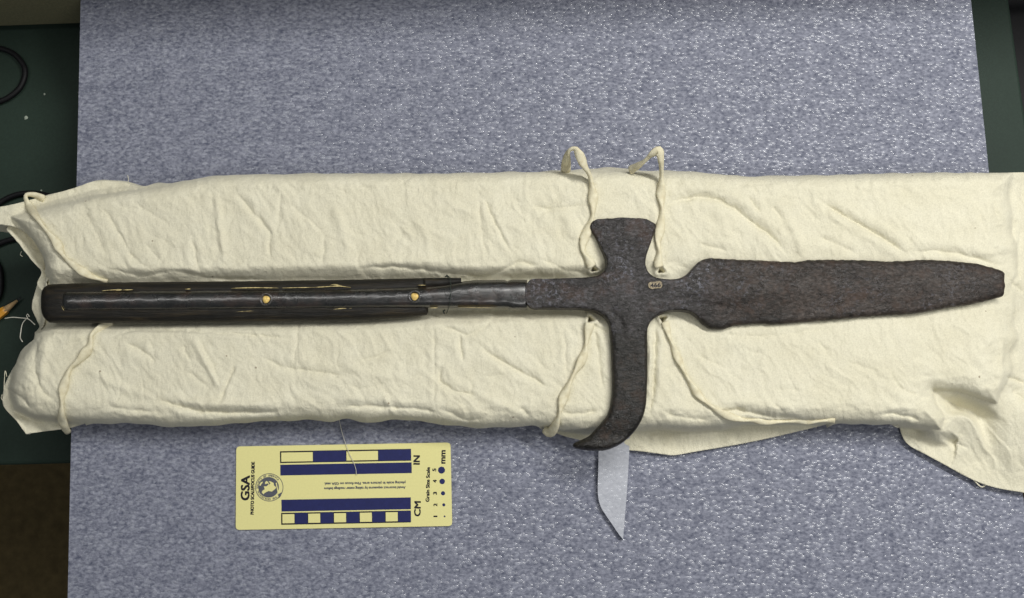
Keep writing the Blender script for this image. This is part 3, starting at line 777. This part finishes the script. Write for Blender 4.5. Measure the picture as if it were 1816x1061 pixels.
# finer rim just inside the outline
rim = []
for off in (1.3,):
    for i in range(len(hp)):
        a, b_ = hp[i - 1], hp[(i + 1) % len(hp)]
        tx, ty = b_[0] - a[0], b_[1] - a[1]; l = math.hypot(tx, ty) + 1e-9
        rim.append((hp[i][0] - ty / l * off, hp[i][1] + tx / l * off))
rim = [q for q, k in zip(rim, inside([q[0] for q in rim], [q[1] for q in rim], hp)) if k]
pts2 = [Vector(q) for q in hp] + [Vector(q) for q in rim] + [Vector((a, b_)) for a, b_ in zip(gx[ok], gy[ok])]
edges = [(i, (i + 1) % len(hp)) for i in range(len(hp))]
cv, ce, cf, *_ = delaunay_2d_cdt(pts2, edges, [], 1, 1e-4)
hx = np.array([v.x for v in cv]); hy = np.array([v.y for v in cv])
dE, _, _, _, _ = seg_dist(hx, hy, hp)
def head_top(x, y, d):
    """thickness of the forging above its underside, metres"""
    blade = sstep(1190, 1290, x)
    fan = sstep(478, 400, y) * (np.abs(x - 1105) < 75)
    hook = sstep(560, 620, y) * (x < 1170)
    t_sh = 0.0085
    base = t_sh + (0.0030 - t_sh) * blade * 0.75
    base = base + (0.0042 - base) * fan
    base = base + (0.0070 + 0.003 * sstep(770, 790, y) - base) * hook
    rnd = np.where(blade > 0.5, 11.0, 2.6); rnd = np.where(hook > 0.5, 9.0, rnd)
    d = d + 20 * sstep(962, 942, x)          # tongue runs flush onto the strap
    u = np.clip(d / rnd, 0, 1)
    e = np.sqrt(np.clip(1 - (1 - u) ** 2, 0, 1))
    lo = np.where(blade > 0.5, 0.0014, 0.0034)
    z = lo + (base - lo) * e
    # broad midrib of the blade, dying out towards the tip
    yr = np.interp(x, [1180, 1260, 1450, 1780], [524, 517, 510, 503])
    z = z + blade * np.interp(x, [1190, 1300, 1500, 1784], [0.0045, 0.0042, 0.0030, 0.0012]) * np.exp(-((y - yr) / 30.0) ** 2) * e
    # corroded, hammered surface
    z = z + 0.00026 * fbm(x / 30, y / 22, 3, 81) * e + 0.00024 * fbm(x / 8, y / 6, 2, 91) * np.clip(d / 4, 0, 1)
    # folds of the forging near the neck of the blade
    for pts, a, w in (([(1165, 548), (1200, 541), (1250, 540), (1290, 546)], 0.0007, 3.0), ([(1185, 533), (1230, 528), (1275, 529)], 0.0005, 3.0), ([(1085, 556), (1098, 566), (1104, 585)], 0.0007, 4.0),
                      ([(1420, 470), (1470, 476), (1530, 474)], 0.0004, 3.0), ([(1290, 560), (1330, 566), (1380, 562)], 0.0004, 4.0)):
        dd, _, _, _, _ = seg_dist(x, y, pts, False)
        z = z - a * np.exp(-(dd / w) ** 2)
    return z
zt = head_top(hx, hy, dE)
# the hook bows down a little towards its tip, the left tongue sits on the socket
drop = 0.0045 * sstep(740, 800, hy) * (hx < 1150)
tongue = 0.0004 * sstep(985, 940, hx)
pt = P(hx, hy, ZB + 0.004)
top = np.stack([pt[:, 0], pt[:, 1], ZB + zt - drop + tongue], -1)
bot = np.stack([pt[:, 0], pt[:, 1], ZB - drop + 0 * zt], -1)
nv = len(top)
cf = [list(f) for f in cf]
def area2(f): return sum(hx[f[i]] * hy[f[(i + 1) % len(f)]] - hx[f[(i + 1) % len(f)]] * hy[f[i]] for i in range(len(f)))
cf = [f if area2(f) < 0 else f[::-1] for f in cf]      # image y runs down: upward faces have negative area
# vertex normals of the whole forging, so that the parts join without a seam
nrm = np.zeros((nv, 3))
for f in cf:
    n_ = np.cross(top[f[1]] - top[f[0]], top[f[2]] - top[f[0]])
    for i in f: nrm[i] += n_
nrm /= (np.linalg.norm(nrm, axis=1)[:, None] + 1e-15)
def part_of(x, y):
    if x > 1222: return 'spear_blade'
    if y < 474: return 'axe_blade'
    if y > 572: return 'hook'
    return 'shank'
from collections import defaultdict
groups = defaultdict(list)
for f in cf:
    groups[part_of(np.mean(hx[f]), np.mean(hy[f]))].append(f)
ecount = defaultdict(int)
for f in cf:
    for i in range(len(f)):
        a, b_ = f[i], f[(i + 1) % len(f)]; ecount[(min(a, b_), max(a, b_))] += 1
lab = {'spear_blade': 'long brown-black blade with a blunt broken tip', 'axe_blade': 'small flared axe fan with a bluish grey bloom', 'hook': 'black downward hook curving back to a point', 'shank': 'flat iron neck where blade, fan and hook meet'}
for nm, fs in groups.items():
    used = sorted({i for f in fs for i in f}); mp = {k: i for i, k in enumerate(used)}; m_ = len(used)
    vs = [top[k] for k in used] + [bot[k] for k in used]; ns = [tuple(nrm[k]) for k in used] + [(0, 0, -1)] * m_
    out = [[mp[i] for i in f] for f in fs] + [[mp[i] + m_ for i in f][::-1] for f in fs]
    for f in fs:
        for i in range(len(f)):
            a, b_ = f[i], f[(i + 1) % len(f)]
            if ecount[(min(a, b_), max(a, b_))] == 1:
                # side wall with vertices of its own
                k = len(vs)
                d = np.array((top[b_] - top[a])); sn = np.cross(d, (0, 0, 1)); sn = sn / (np.linalg.norm(sn) + 1e-12)
                vs += [top[a], top[b_], bot[b_], bot[a]]; ns += [tuple(sn)] * 4
                out.append([k + 1, k, k + 3, k + 2])
    o = mesh_obj(nm, vs, out, M['iron'], weapon, True, ns)
    o['label'] = lab[nm]

# --- wooden shaft and iron strap, lofted along x
def loft(name, xs, yt, yb, zc, zh, m, parent, nsec=22, ex=0.75, rough=0.0003, endround=0.0, seed=0):
    vs, fs = [], []
    xs = np.asarray(xs, float); nx = len(xs)
    for i, x in enumerate(xs):
        y0, y1 = yt[i], yb[i]
        c, a = (y0 + y1) / 2, (y1 - y0) / 2
        for k in range(nsec):
            t = 2 * math.pi * k / nsec
            cs, sn = math.cos(t), math.sin(t)
            u = math.copysign(abs(cs) ** ex, cs); w = math.copysign(abs(sn) ** ex, sn)
            z = zc[i] + zh[i] * w
            z += rough * float(gnoise(x / 14, k * 1.3, 33 + seed)) + rough * 0.7 * float(gnoise(x / 5, k * 2.1, 43 + seed))
            vs.append(P(x, c + a * u + 0.5 * float(gnoise(x / 9, k * 0.9, 53 + seed)), z))
    for i in range(nx - 1):
        for k in range(nsec):
            fs.append((i * nsec + k, i * nsec + (k + 1) % nsec, (i + 1) * nsec + (k + 1) % nsec, (i + 1) * nsec + k))
    fs.append(list(range(nsec))); fs.append([(nx - 1) * nsec + k for k in range(nsec)][::-1])
    return clean(mesh_obj(name, vs, fs, m, parent))
ZS = HC - 0.001                             # middle height of the shaft
xs = np.concatenate([[72.5, 74, 77, 82, 88], np.arange(94, 756, 6.0), [757, 759.5]])
wt = np.interp(xs, [72.5, 74, 77, 82, 88, 120, 200, 300, 400, 500, 600, 700, 760], [526, 517, 511, 507, 504.5, 503, 501, 500, 499, 498, 496.5, 494.5, 493])
wb = np.interp(xs, [72.5, 74, 77, 82, 88, 110, 300, 400, 480, 560, 620, 660, 720, 750, 757, 760], [546, 555, 562, 568, 572.5, 573, 573, 572, 571, 570, 569, 567.5, 563.5, 560, 558.5, 553])
zh = np.interp(xs, [72.5, 74, 77, 82, 88, 100, 640, 750, 760], [0.004, 0.006, 0.0075, 0.0085, 0.009, 0.0095, 0.0095, 0.0075, 0.005])
o = loft('wooden_shaft', xs, wt, wb, np.full(len(xs), ZS), zh, M['wood'], weapon, 26, 0.62, 0.0006)
o['label'] = 'black-brown wooden shaft stump with a rounded left end'
# broken upper strip of wood that runs on under the tie
xs = np.concatenate([np.arange(752, 816, 4.0), [817, 818]])
o = loft('wood_splinter', xs, np.interp(xs, [752, 790, 818], [493.2, 492.5, 493]), np.interp(xs, [752, 800, 818], [511, 506, 504]), np.full(len(xs), ZS), np.full(len(xs), 0.0075), M['wood'], weapon, 12, 0.65, 0.0005, seed=3)
# rounded iron strap (langet) let into the wood
xs = np.concatenate([[111, 111.8, 113, 116], np.arange(120, 940, 5.0)])
lt = np.interp(xs, [111, 113, 118, 200, 430, 620, 700, 760, 790, 815, 840, 895, 901, 906, 940], [521, 517, 515.5, 514.5, 512.5, 511, 509, 507, 504, 500, 497, 496.5, 499, 496, 496.5])
lb = np.interp(xs, [111, 113, 118, 360, 470, 620, 760, 880, 903, 906, 940], [549, 552, 553.5, 551.5, 550.5, 548.5, 546.5, 547, 547.5, 550, 549.5])
lz = np.interp(xs, [111, 113, 118, 700, 800, 940], [0.006, 0.0085, 0.0095, 0.0098, 0.0085, 0.0070])
o = loft('iron_langet', xs, lt, lb, np.full(len(xs), ZS + 0.0035), lz, M['langet'], weapon, 28, 0.86, 0.00045, seed=8)
o['label'] = 'glossy black rounded iron strap riveted along the shaft'

def disc_part(name, px, py, rpx, z0, z1, m, parent, seg=20, dome=0.0, hole=0.0):
    c = P(px, py, z1); r = rpx / F * (CAM[2] - z1) / ct
    vs, fs = [], []
    if hole:
        prof_ = [(r, z0), (r, z1), (r * 0.92, z1 + 0.0004), (hole * r, z1 + 0.0003), (hole * r, z0)]
        for rr, z in prof_:
            for k in range(seg):
                a = 2 * math.pi * k / seg; vs.append((c[0] + rr * math.cos(a), c[1] + rr * math.sin(a), z))
        n_ = len(prof_)
        for j in range(n_):
            for k in range(seg):
                fs.append((j * seg + k, j * seg + (k + 1) % seg, ((j + 1) % n_) * seg + (k + 1) % seg, ((j + 1) % n_) * seg + k))
    else:
        prof_ = [(r, z0), (r, z1 - dome * 0.3), (r * 0.9, z1), (r * 0.55, z1 + dome * 0.7), (r * 0.15, z1 + dome)]
        for rr, z in prof_:
            for k in range(seg):
                a = 2 * math.pi * k / seg; q = rr * (1 + 0.08 * math.sin(3 * a + px)); vs.append((c[0] + q * math.cos(a), c[1] + q * math.sin(a), z))
        n_ = len(prof_)
        for j in range(n_ - 1):
            for k in range(seg):
                fs.append((j * seg + k, j * seg + (k + 1) % seg, (j + 1) * seg + (k + 1) % seg, (j + 1) * seg + k))
        fs.append([(n_ - 1) * seg + k for k in range(seg)])
    return clean(mesh_obj(name, vs, fs, m, parent))
ZR = ZS + 0.0035 + 0.0095
for px, py in ((472, 531), (735.5, 526)):
    rv = disc_part('hole_disc', px, py, 6.6, ZR - 0.004, ZR + 0.0004, M['hole_fill'], weapon, 20, 0.0008)  # disc stands in for an open hole with cloth showing through
    rv['label'] = 'pale yellow disc standing in for a hole through the iron strap'
    disc_part('rivet_ring', px - 0.5, py, 11.5, ZR - 0.003, ZR + 0.0007, M['langet'], rv, 24, 0, 0.70)
# pale splinters showing along the seams
def sliver(pts, z, w, seed):
    sp = spline(pts, 3)
    vs, fs = [], []
    n_ = len(sp)
    for i, q in enumerate(sp):
        hw = w * (0.35 + 0.9 * abs(float(gnoise(i * 0.45, seed * 3.3, 3)))) * min(1, 3 * i / n_ + 0.2, 3 * (n_ - 1 - i) / n_ + 0.2)
        zz = z + 0.0004 * float(gnoise(i * 0.5, seed, 7))
        for s, dz in ((-1, -0.002), (-1, 0), (1, 0.0002), (1, -0.002)):
            vs.append(P(q[0], q[1] + s * hw, zz + dz))
    for i in range(n_ - 1):
        for k in range(4):
            fs.append((i * 4 + k, i * 4 + (k + 1) % 4, (i + 1) * 4 + (k + 1) % 4, (i + 1) * 4 + k))
    fs += [[0, 1, 2, 3], [(n_ - 1) * 4 + k for k in range(4)][::-1]]
    return clean(mesh_obj('pale_splinter', vs, fs, M['pale_wood'], weapon, False))
ZSP = ZS + 0.0096
for i, (pts, w) in enumerate([
    ([(181, 516), (195, 514.6), (210, 514)], 1.7), ([(205, 514.5), (212, 514.5), (216, 514)], 3.2), ([(216, 514.5), (236, 514)], 1.5), ([(328, 513), (338, 512.5)], 1.8),
    ([(410, 511.5), (440, 510.5), (470, 510.5), (494, 511)], 1.8), ([(500, 511), (530, 510.2), (556, 510)], 1.6), ([(554, 510), (580, 508.5), (600, 507.5), (622, 510)], 1.9), ([(585, 506.5), (592, 504.5), (606, 507)], 1.2),
    ([(741, 506), (755, 506)], 1.5), ([(586, 549), (605, 547.5), (624, 547)], 1.3), ([(762, 546.5), (776, 546)], 1.2), ([(812, 545.5), (850, 546), (880, 546.5)], 0.8), ([(420, 553), (450, 551.5)], 0.8)]):
    sliver(pts, ZSP - (0.0 if pts[0][1] < 530 else 0.0004), w * 0.8, i)
sliver([(109, 543), (111, 547), (113.5, 551)], ZSP + 0.0004, 1.6, 40)
# thin dark thread knotted round the shaft
xs_ = [(793, 489), (797, 492), (799, 500), (799.5, 512), (798.5, 528), (797, 542), (794, 550), (792, 556)]
zz = [HC + 0.001, ZS + 0.0085, ZS + 0.011, ZR, ZR + 0.0002, ZS + 0.0105, ZS + 0.004, HC - 0.002]
o = hair('thread_tie', [(a, b_, z) for (a, b_), z in zip(xs_, zz)], 0.00026, M['green_thread'], weapon)
hair('thread_end', [(793, 490, HC + 0.001), (790, 491, HC + 0.0025), (793, 488, HC + 0.003), (795, 493, HC + 0.006)], 0.0005, M['green_thread'], weapon)
hair('thread_end', [(789, 550, HC), (786, 552, HC + 0.001), (788, 556, HC - 0.001)], 0.0006, M['green_thread'], weapon)

# ------------------------------------------------------------------ text and flat print
def text_px(name, s, center, rdir, height, length, z, m, parent, bold=0.0):
    """writing laid flat at height z: centred on a photograph point, read along rdir, cap height and length in photograph pixels"""
    cu = bpy.data.curves.new('tmp', 'FONT'); cu.body = s; cu.align_x = 'LEFT'; cu.resolution_u = 3; cu.extrude = 0.0
    to = bpy.data.objects.new('tmp', cu); C.objects.link(to)
    dg = bpy.context.evaluated_depsgraph_get()
    me = bpy.data.meshes.new_from_object(to.evaluated_get(dg))
    v = np.array([q.co[:] for q in me.vertices]); f = [list(p.vertices) for p in me.polygons]
    bpy.data.objects.remove(to); bpy.data.curves.remove(cu); bpy.data.meshes.remove(me)
    x0, x1 = v[:, 0].min(), v[:, 0].max()
    u = (v[:, 0] - (x0 + x1) / 2) / (x1 - x0) * length
    cap = 0.73
    w = (v[:, 1] - cap / 2) / cap * height
    r = np.array(rdir, float); r /= np.linalg.norm(r); up = np.array((r[1], -r[0]))
    px = center[0] + u * r[0] + w * up[0]; py = center[1] + u * r[1] + w * up[1]
    if not bold: return mesh_obj(name, P(px, py, z), f, m, parent, False)
    vs, fs = [], []                        # heavier weight: the same glyphs set again a hair apart
    for k, (du, dw) in enumerate(((-1, -0.6), (1, -0.6), (1, 0.6), (-1, 0.6), (0, 0))):
        h = bold * height
        fs += [[i + len(vs) * 0 + k * len(v) for i in q] for q in f]
        vs += list(P(px + h * (du * r[0] + dw * up[0]), py + h * (du * r[1] + dw * up[1]), z + k * 0.000004))
    return mesh_obj(name, vs, fs, m, parent, False)
def poly_px(name, pts, z, m, parent, th=0.00005):
    p = P([q[0] for q in pts], [q[1] for q in pts], z)
    bm = bmesh.new(); vs = [bm.verts.new(tuple(q)) for q in p]
    f = bm.faces.new(vs)
    if f.normal.z == 0: bm.normal_update()
    bm.normal_update()
    if f.normal.z < 0: f.normal_flip()
    bmesh.ops.triangulate(bm, faces=bm.faces)
    vv = [v.co[:] for v in bm.verts]; bm.verts.index_update(); ff = [[v.index for v in q.verts] for q in bm.faces]; bm.free()
    return mesh_obj(name, vv, ff, m, parent, False)

# inventory number painted on the neck
tagz = float(head_top(np.array([1161.0]), np.array([506.0]), np.array([12.0]))[0]) + ZB
tp = []
for (a, b_) in [(1150, 503), (1153, 500.5), (1158, 500), (1163, 499.8), (1167, 498.5), (1172, 499), (1174, 503), (1174.5, 507), (1172, 511), (1166, 511.5), (1160, 512), (1157, 513), (1152, 511), (1150, 508)]:
    tp.append((a, b_))
tg = poly_px('number_patch', [tuple(q) for q in spline(tp, 2, True)], tagz + 0.0009, M['tag'], weapon)
text_px('number', '466', (1162.5, 505.8), (1, -0.08), 7.5, 18, tagz + 0.00105, M['ink_black'], tg, 0.05)

# ------------------------------------------------------------------ scale card
TH = 0.0008
card = empty('scale_card', P(610, 862, 0.0), 'yellow photo scale card with navy blue bars lying on the foam', 'scale card')
cc = [(419, 792), (799, 785), (802, 933), (418, 940)]           # corners
def rounded(c, r=7):
    out = []; n_ = len(c)
    for i in range(n_):
        p, a, b_ = np.array(c[i], float), np.array(c[i - 1], float), np.array(c[(i + 1) % n_], float)
        da = (a - p) / np.linalg.norm(a - p); db = (b_ - p) / np.linalg.norm(b_ - p)
        for k in range(7):
            t = k / 6; out.append(tuple((1 - t) ** 2 * (p + da * r) + 2 * t * (1 - t) * p + t * t * (p + db * r)))
    return out
co = rounded(cc)
pt_, pb_ = P([q[0] for q in co], [q[1] for q in co], TH + 0.0006), P([q[0] for q in co], [q[1] for q in co], 0.0003)
n_ = len(co)
clean(mesh_obj('card', np.concatenate([pt_, pb_]), [list(range(n_)), list(range(n_, 2 * n_))[::-1]] + [(i, (i + 1) % n_, n_ + (i + 1) % n_, n_ + i) for i in range(n_)], M['card'], card, False))
ZC = TH + 0.0006 + 0.00012
def quad(name, x0, y0, x1, y1, m, tl=None, z=ZC, sk=-0.0185, parent=card):
    """print block whose top edge starts at (x0,y0); sides lean like the card"""
    w = x1 - x0
    return poly_px(name, [(x0, y0), (x1, y0 + w * sk), (x1 + (y1 - y0) * 0.012, y1 + w * sk), (x0 + (y1 - y0) * 0.012, y1)], z, m, parent)
# inches: outlined row of four blocks over a solid bar
quad('inch_row', 496.5, 800.5, 729, 821.5, M['ink_black'])
Z2 = ZC + 0.00008
for k in range(4):
    x0 = 498 + k * 57.8
    if k % 2 == 0: quad('inch_block', x0 + 0.8, 803 - (x0 - 496.5) * 0.0185, x0 + 56.6, 819.2 - (x0 - 496.5) * 0.0185, M['card'], z=Z2)
    else: quad('inch_block', x0 - 0.5, 801 - (x0 - 496.5) * 0.0185, x0 + 57.5, 820.5 - (x0 - 496.5) * 0.0185, M['ink_navy'], z=Z2)
quad('inch_bar', 497, 824.5, 730, 843.5, M['ink_navy'])
quad('centimetre_bar', 499, 886.5, 728.5, 907.5, M['ink_navy'])
quad('centimetre_row', 498.5, 909.8, 728.5, 931, M['ink_black'])
for k in range(10):
    x0 = 500 + k * 22.9
    dy = -(x0 - 498.5) * 0.0185
    if k % 2 == 0: quad('centimetre_block', x0 + 0.8, 912.2 + dy, x0 + 22.0, 928.4 + dy, M['card'], z=Z2)
    else: quad('centimetre_block', x0 - 0.3, 910.4 + dy, x0 + 22.6, 929.6 + dy, M['ink_navy'], z=Z2)
UPD = (0.02, -1)
text_px('lettering', 'GSA', (434.5, 865.5), UPD, 15.5, 43, ZC, M['ink_black'], card, 0.055)
text_px('lettering', 'PHOTO SCALE/FOCUS GUIDE', (447.8, 866), UPD, 5.8, 93, ZC, M['ink_black'], card, 0.08)
text_px('lettering', 'IN', (738.5, 816), UPD, 11.5, 15.5, ZC, M['ink_black'], card, 0.055)
text_px('lettering', 'CM', (740, 902.5), UPD, 11.5, 26, ZC, M['ink_black'], card, 0.055)
text_px('lettering', 'Grain Size Scale', (758.5, 859.5), UPD, 6.4, 61, ZC, M['ink_black'], card, 0.07)
text_px('lettering', 'mm', (784.5, 810.5), UPD, 10.5, 23, ZC, M['ink_black'], card, 0.06)
text_px('lettering', 'Avoid incorrect exposures by taking meter readings before', (647, 866), (-1, 0.015), 4.6, 144, ZC, M['ink_grey'], card, 0.06)
text_px('lettering', 'placing scale in picture area. Fine-focus on GSA seal.', (647, 857.5), (-1, 0.015), 4.6, 144, ZC, M['ink_grey'], card, 0.06)
for k, (px, py, r, tx, ty) in enumerate([(788.5, 916, 1.6, 772, 916), (787, 895.5, 2.7, 772, 895.5), (785.7, 875, 3.7, 771.3, 875), (784.2, 854, 4.9, 771, 853.5), (783, 834, 6.2, 770, 833.5)]):
    poly_px('grain_dot', [(px + r * math.cos(a * math.pi / 14), py + r * math.sin(a * math.pi / 14)) for a in range(28)], ZC, M['ink_navy'], card)
    text_px('numeral', str(k + 1), (tx, ty), UPD, 6.6, 1.8 if k == 0 else 4.4, ZC, M['ink_black'], card, 0.07)
# round seal: two rings, globe with land, lettering round the rim, hammer
SC = (477.6, 864.6)
def ring_px(name, r0, r1, z, m, parent, c=SC):
    n_ = 64; vs, fs = [], []
    for r in (r0, r1):
        p = P([c[0] + r * math.cos(2 * math.pi * k / n_) for k in range(n_)], [c[1] + r * math.sin(2 * math.pi * k / n_) for k in range(n_)], z); vs += [tuple(q) for q in p]
    for k in range(n_): fs.append((n_ + k, n_ + (k + 1) % n_, (k + 1) % n_, k))
    return clean(mesh_obj(name, vs, fs, m, parent, False))
seal = ring_px('seal', 23.8, 24.9, ZC, M['ink_grey'], card)
G = lambda u, v: (440 + u / 13.26, 825 + v / 13.26)
poly_px('globe', [(476.4 + 18.2 * math.cos(a * math.pi / 24), 864.4 + 18.2 * math.sin(a * math.pi / 24)) for a in range(48)], ZC, M['ink_grey'], seal)
poly_px('continent', [G(*q) for q in [(320, 640), (340, 600), (390, 570), (370, 500), (430, 500), (480, 460), (470, 430), (400, 450), (400, 400), (435, 370), (470, 400), (500, 460), (525, 430), (480, 380), (530, 385), (600, 420), (610, 480), (660, 520), (640, 560), (600, 590), (560, 625), (480, 610), (420, 640), (380, 665), (360, 690)]], Z2, M['card'], seal)
poly_px('continent', [G(*q) for q in [(275, 440), (300, 405), (345, 385), (340, 420), (310, 450), (300, 480), (275, 490), (265, 465)]], Z2, M['card'], seal)
poly_px('hammer_handle', [G(*q) for q in [(648, 420), (672, 412), (728, 690), (706, 696)]], Z2 + 0.00005, M['card'], seal)
poly_px('hammer_head', [G(*q) for q in [(700, 690), (790, 640), (775, 720), (735, 770), (690, 790), (720, 740)]], Z2 + 0.00005, M['ink_grey'], seal)
def ring_text(s, a0, a1, r, hgt):
    n_ = len(s)
    for i, ch in enumerate(s):
        if ch == ' ': continue
        a = math.radians(a0 + (a1 - a0) * (i + 0.5) / n_)
        c = (SC[0] + r * math.sin(a), SC[1] - r * math.cos(a))
        text_px('letter', ch, c, (math.cos(a), math.sin(a)), hgt, 0.9 if ch == 'I' else 2.6, ZC, M['ink_grey'], seal, 0.04)
ring_text('THE GEOLOGICAL SOCIETY OF AMERICA', 140, 412, 21.2, 3.6)
# loose pale thread lying across the card
o = hair('loose_thread', [(601, 742, 0.010), (606, 765, 0.002), (614, 790, 0.0026), (620, 806, 0.0026), (627, 820, 0.0028), (631, 832, 0.0026), (632, 843, 0.0024)], 0.00022, M['white_thread'])
tag(o, 'single loose pale thread lying across the yellow scale card', 'thread')

# ------------------------------------------------------------------ white foam offcut under the cloth
so = [(1062, 770), (1061, 830), (1060, 868), (1062, 888), (1067, 902), (1076, 916), (1087, 932), (1097, 947), (1105, 957), (1108, 920), (1112, 870), (1116, 800), (1117, 770)]
sp = [tuple(q) for q in spline(so[:-4], 5)] + so[-4:]
a_, b_ = P([q[0] for q in sp], [q[1] for q in sp], 0.0045), P([q[0] for q in sp], [q[1] for q in sp], 0.0004)
n_ = len(sp)
o = clean(mesh_obj('foam_offcut', np.concatenate([a_, b_]), [list(range(n_)), list(range(n_, 2 * n_))[::-1]] + [(i, (i + 1) % n_, n_ + (i + 1) % n_, n_ + i) for i in range(n_)], M['foam_white'], None, False))
tag(o, 'narrow pale foam strip with a slanted end sticking out below the hook', 'foam strip')

# ------------------------------------------------------------------ pencil on the table
tip = P(37.5, 528, ZT + 0.0035); far = P(-60, 604, ZT + 0.0035)
pdv = (far - tip) / np.linalg.norm(far - tip)
pencil = empty('pencil', tip, 'sharpened yellow pencil pointing in from the left edge', 'pencil')
def pencil_part(name, secs, m, hexa=False, seg=24):
    s = np.cross(pdv, (0, 0, 1)); s /= np.linalg.norm(s); w = np.cross(s, pdv)
    if hexa: seg = 6
    vs, fs = [], []
    for t, r in secs:
        for k in range(seg):
            a = 2 * math.pi * (k + 0.5) / seg; vs.append(tip + pdv * t + s * math.cos(a) * r + w * math.sin(a) * r)
    for i in range(len(secs) - 1):
        for k in range(seg): fs.append((i * seg + k, i * seg + (k + 1) % seg, (i + 1) * seg + (k + 1) % seg, (i + 1) * seg + k))
    fs.append(list(range(seg))); fs.append([(len(secs) - 1) * seg + k for k in range(seg)])
    return clean(mesh_obj(name, vs, fs, m, pencil, not hexa))
pencil_part('graphite_tip', [(0, 0.0003), (0.004, 0.0009)], M['graphite'])
pencil_part('wood_cone', [(0.0038, 0.0009), (0.017, 0.0031)], M['pencil_wood'])
pencil_part('barrel', [(0.0155, 0.0031), (0.0175, 0.0037), (0.12, 0.0037)], M['pencil_paint'], True)

# ------------------------------------------------------------------ cables and specks on the table
def cable(label, pts, r=0.0024):
    sp = spline(pts, 5)
    v, f = tube([P(q[0], q[1], ZT + r + 0.0003) for q in sp], r, 10)
    return tag(mesh_obj('black_cable', v, f, M['cable']), label, 'cable', 'black cables on the green table')
cable('black cable curling on the table near the back left corner', [(-40, 82), (0, 86), (26, 97), (42, 117), (44, 135), (36, 155), (20, 170), (0, 180), (-40, 190)])
cable('black cable arching in at the upper left corner of the cloth', [(-30, 385), (0, 360), (22, 348), (45, 343), (75, 345), (110, 356)])
cable('short black cable running under the turned-in cloth corner', [(-30, 446), (0, 432), (16, 426), (45, 420), (80, 418)])
cable('black cable just showing at the left edge above the pencil', [(-25, 440), (-3, 470), (2, 500), (-3, 528), (-25, 560)])
def speck(px, py, r, lab_):
    vs, fs = [], []
    c = P(px, py, ZT + 0.0002); n_ = 9
    for z, k_ in ((0, 1.0), (0.0004, 0.7)):
        for k in range(n_):
            a = 2 * math.pi * k / n_; q = r * k_ * (0.75 + 0.4 * random.random()); vs.append((c[0] + q * math.cos(a), c[1] + q * math.sin(a), c[2] + z))
    for k in range(n_): fs.append((k, (k + 1) % n_, n_ + (k + 1) % n_, n_ + k))
    fs.append([n_ + k for k in range(n_)])
    return tag(clean(mesh_obj('paper_crumb', vs, fs, M['dust'])), lab_, 'crumb', 'pale crumbs on the green table')
speck(46, 209, 0.0018, 'larger pale crumb on the dark table left of the foam')
speck(79, 167, 0.0010, 'tiny pale crumb on the dark table, nearest the back panel')
speck(73, 338, 0.0008, 'tiny pale crumb on the table just above the cloth corner')
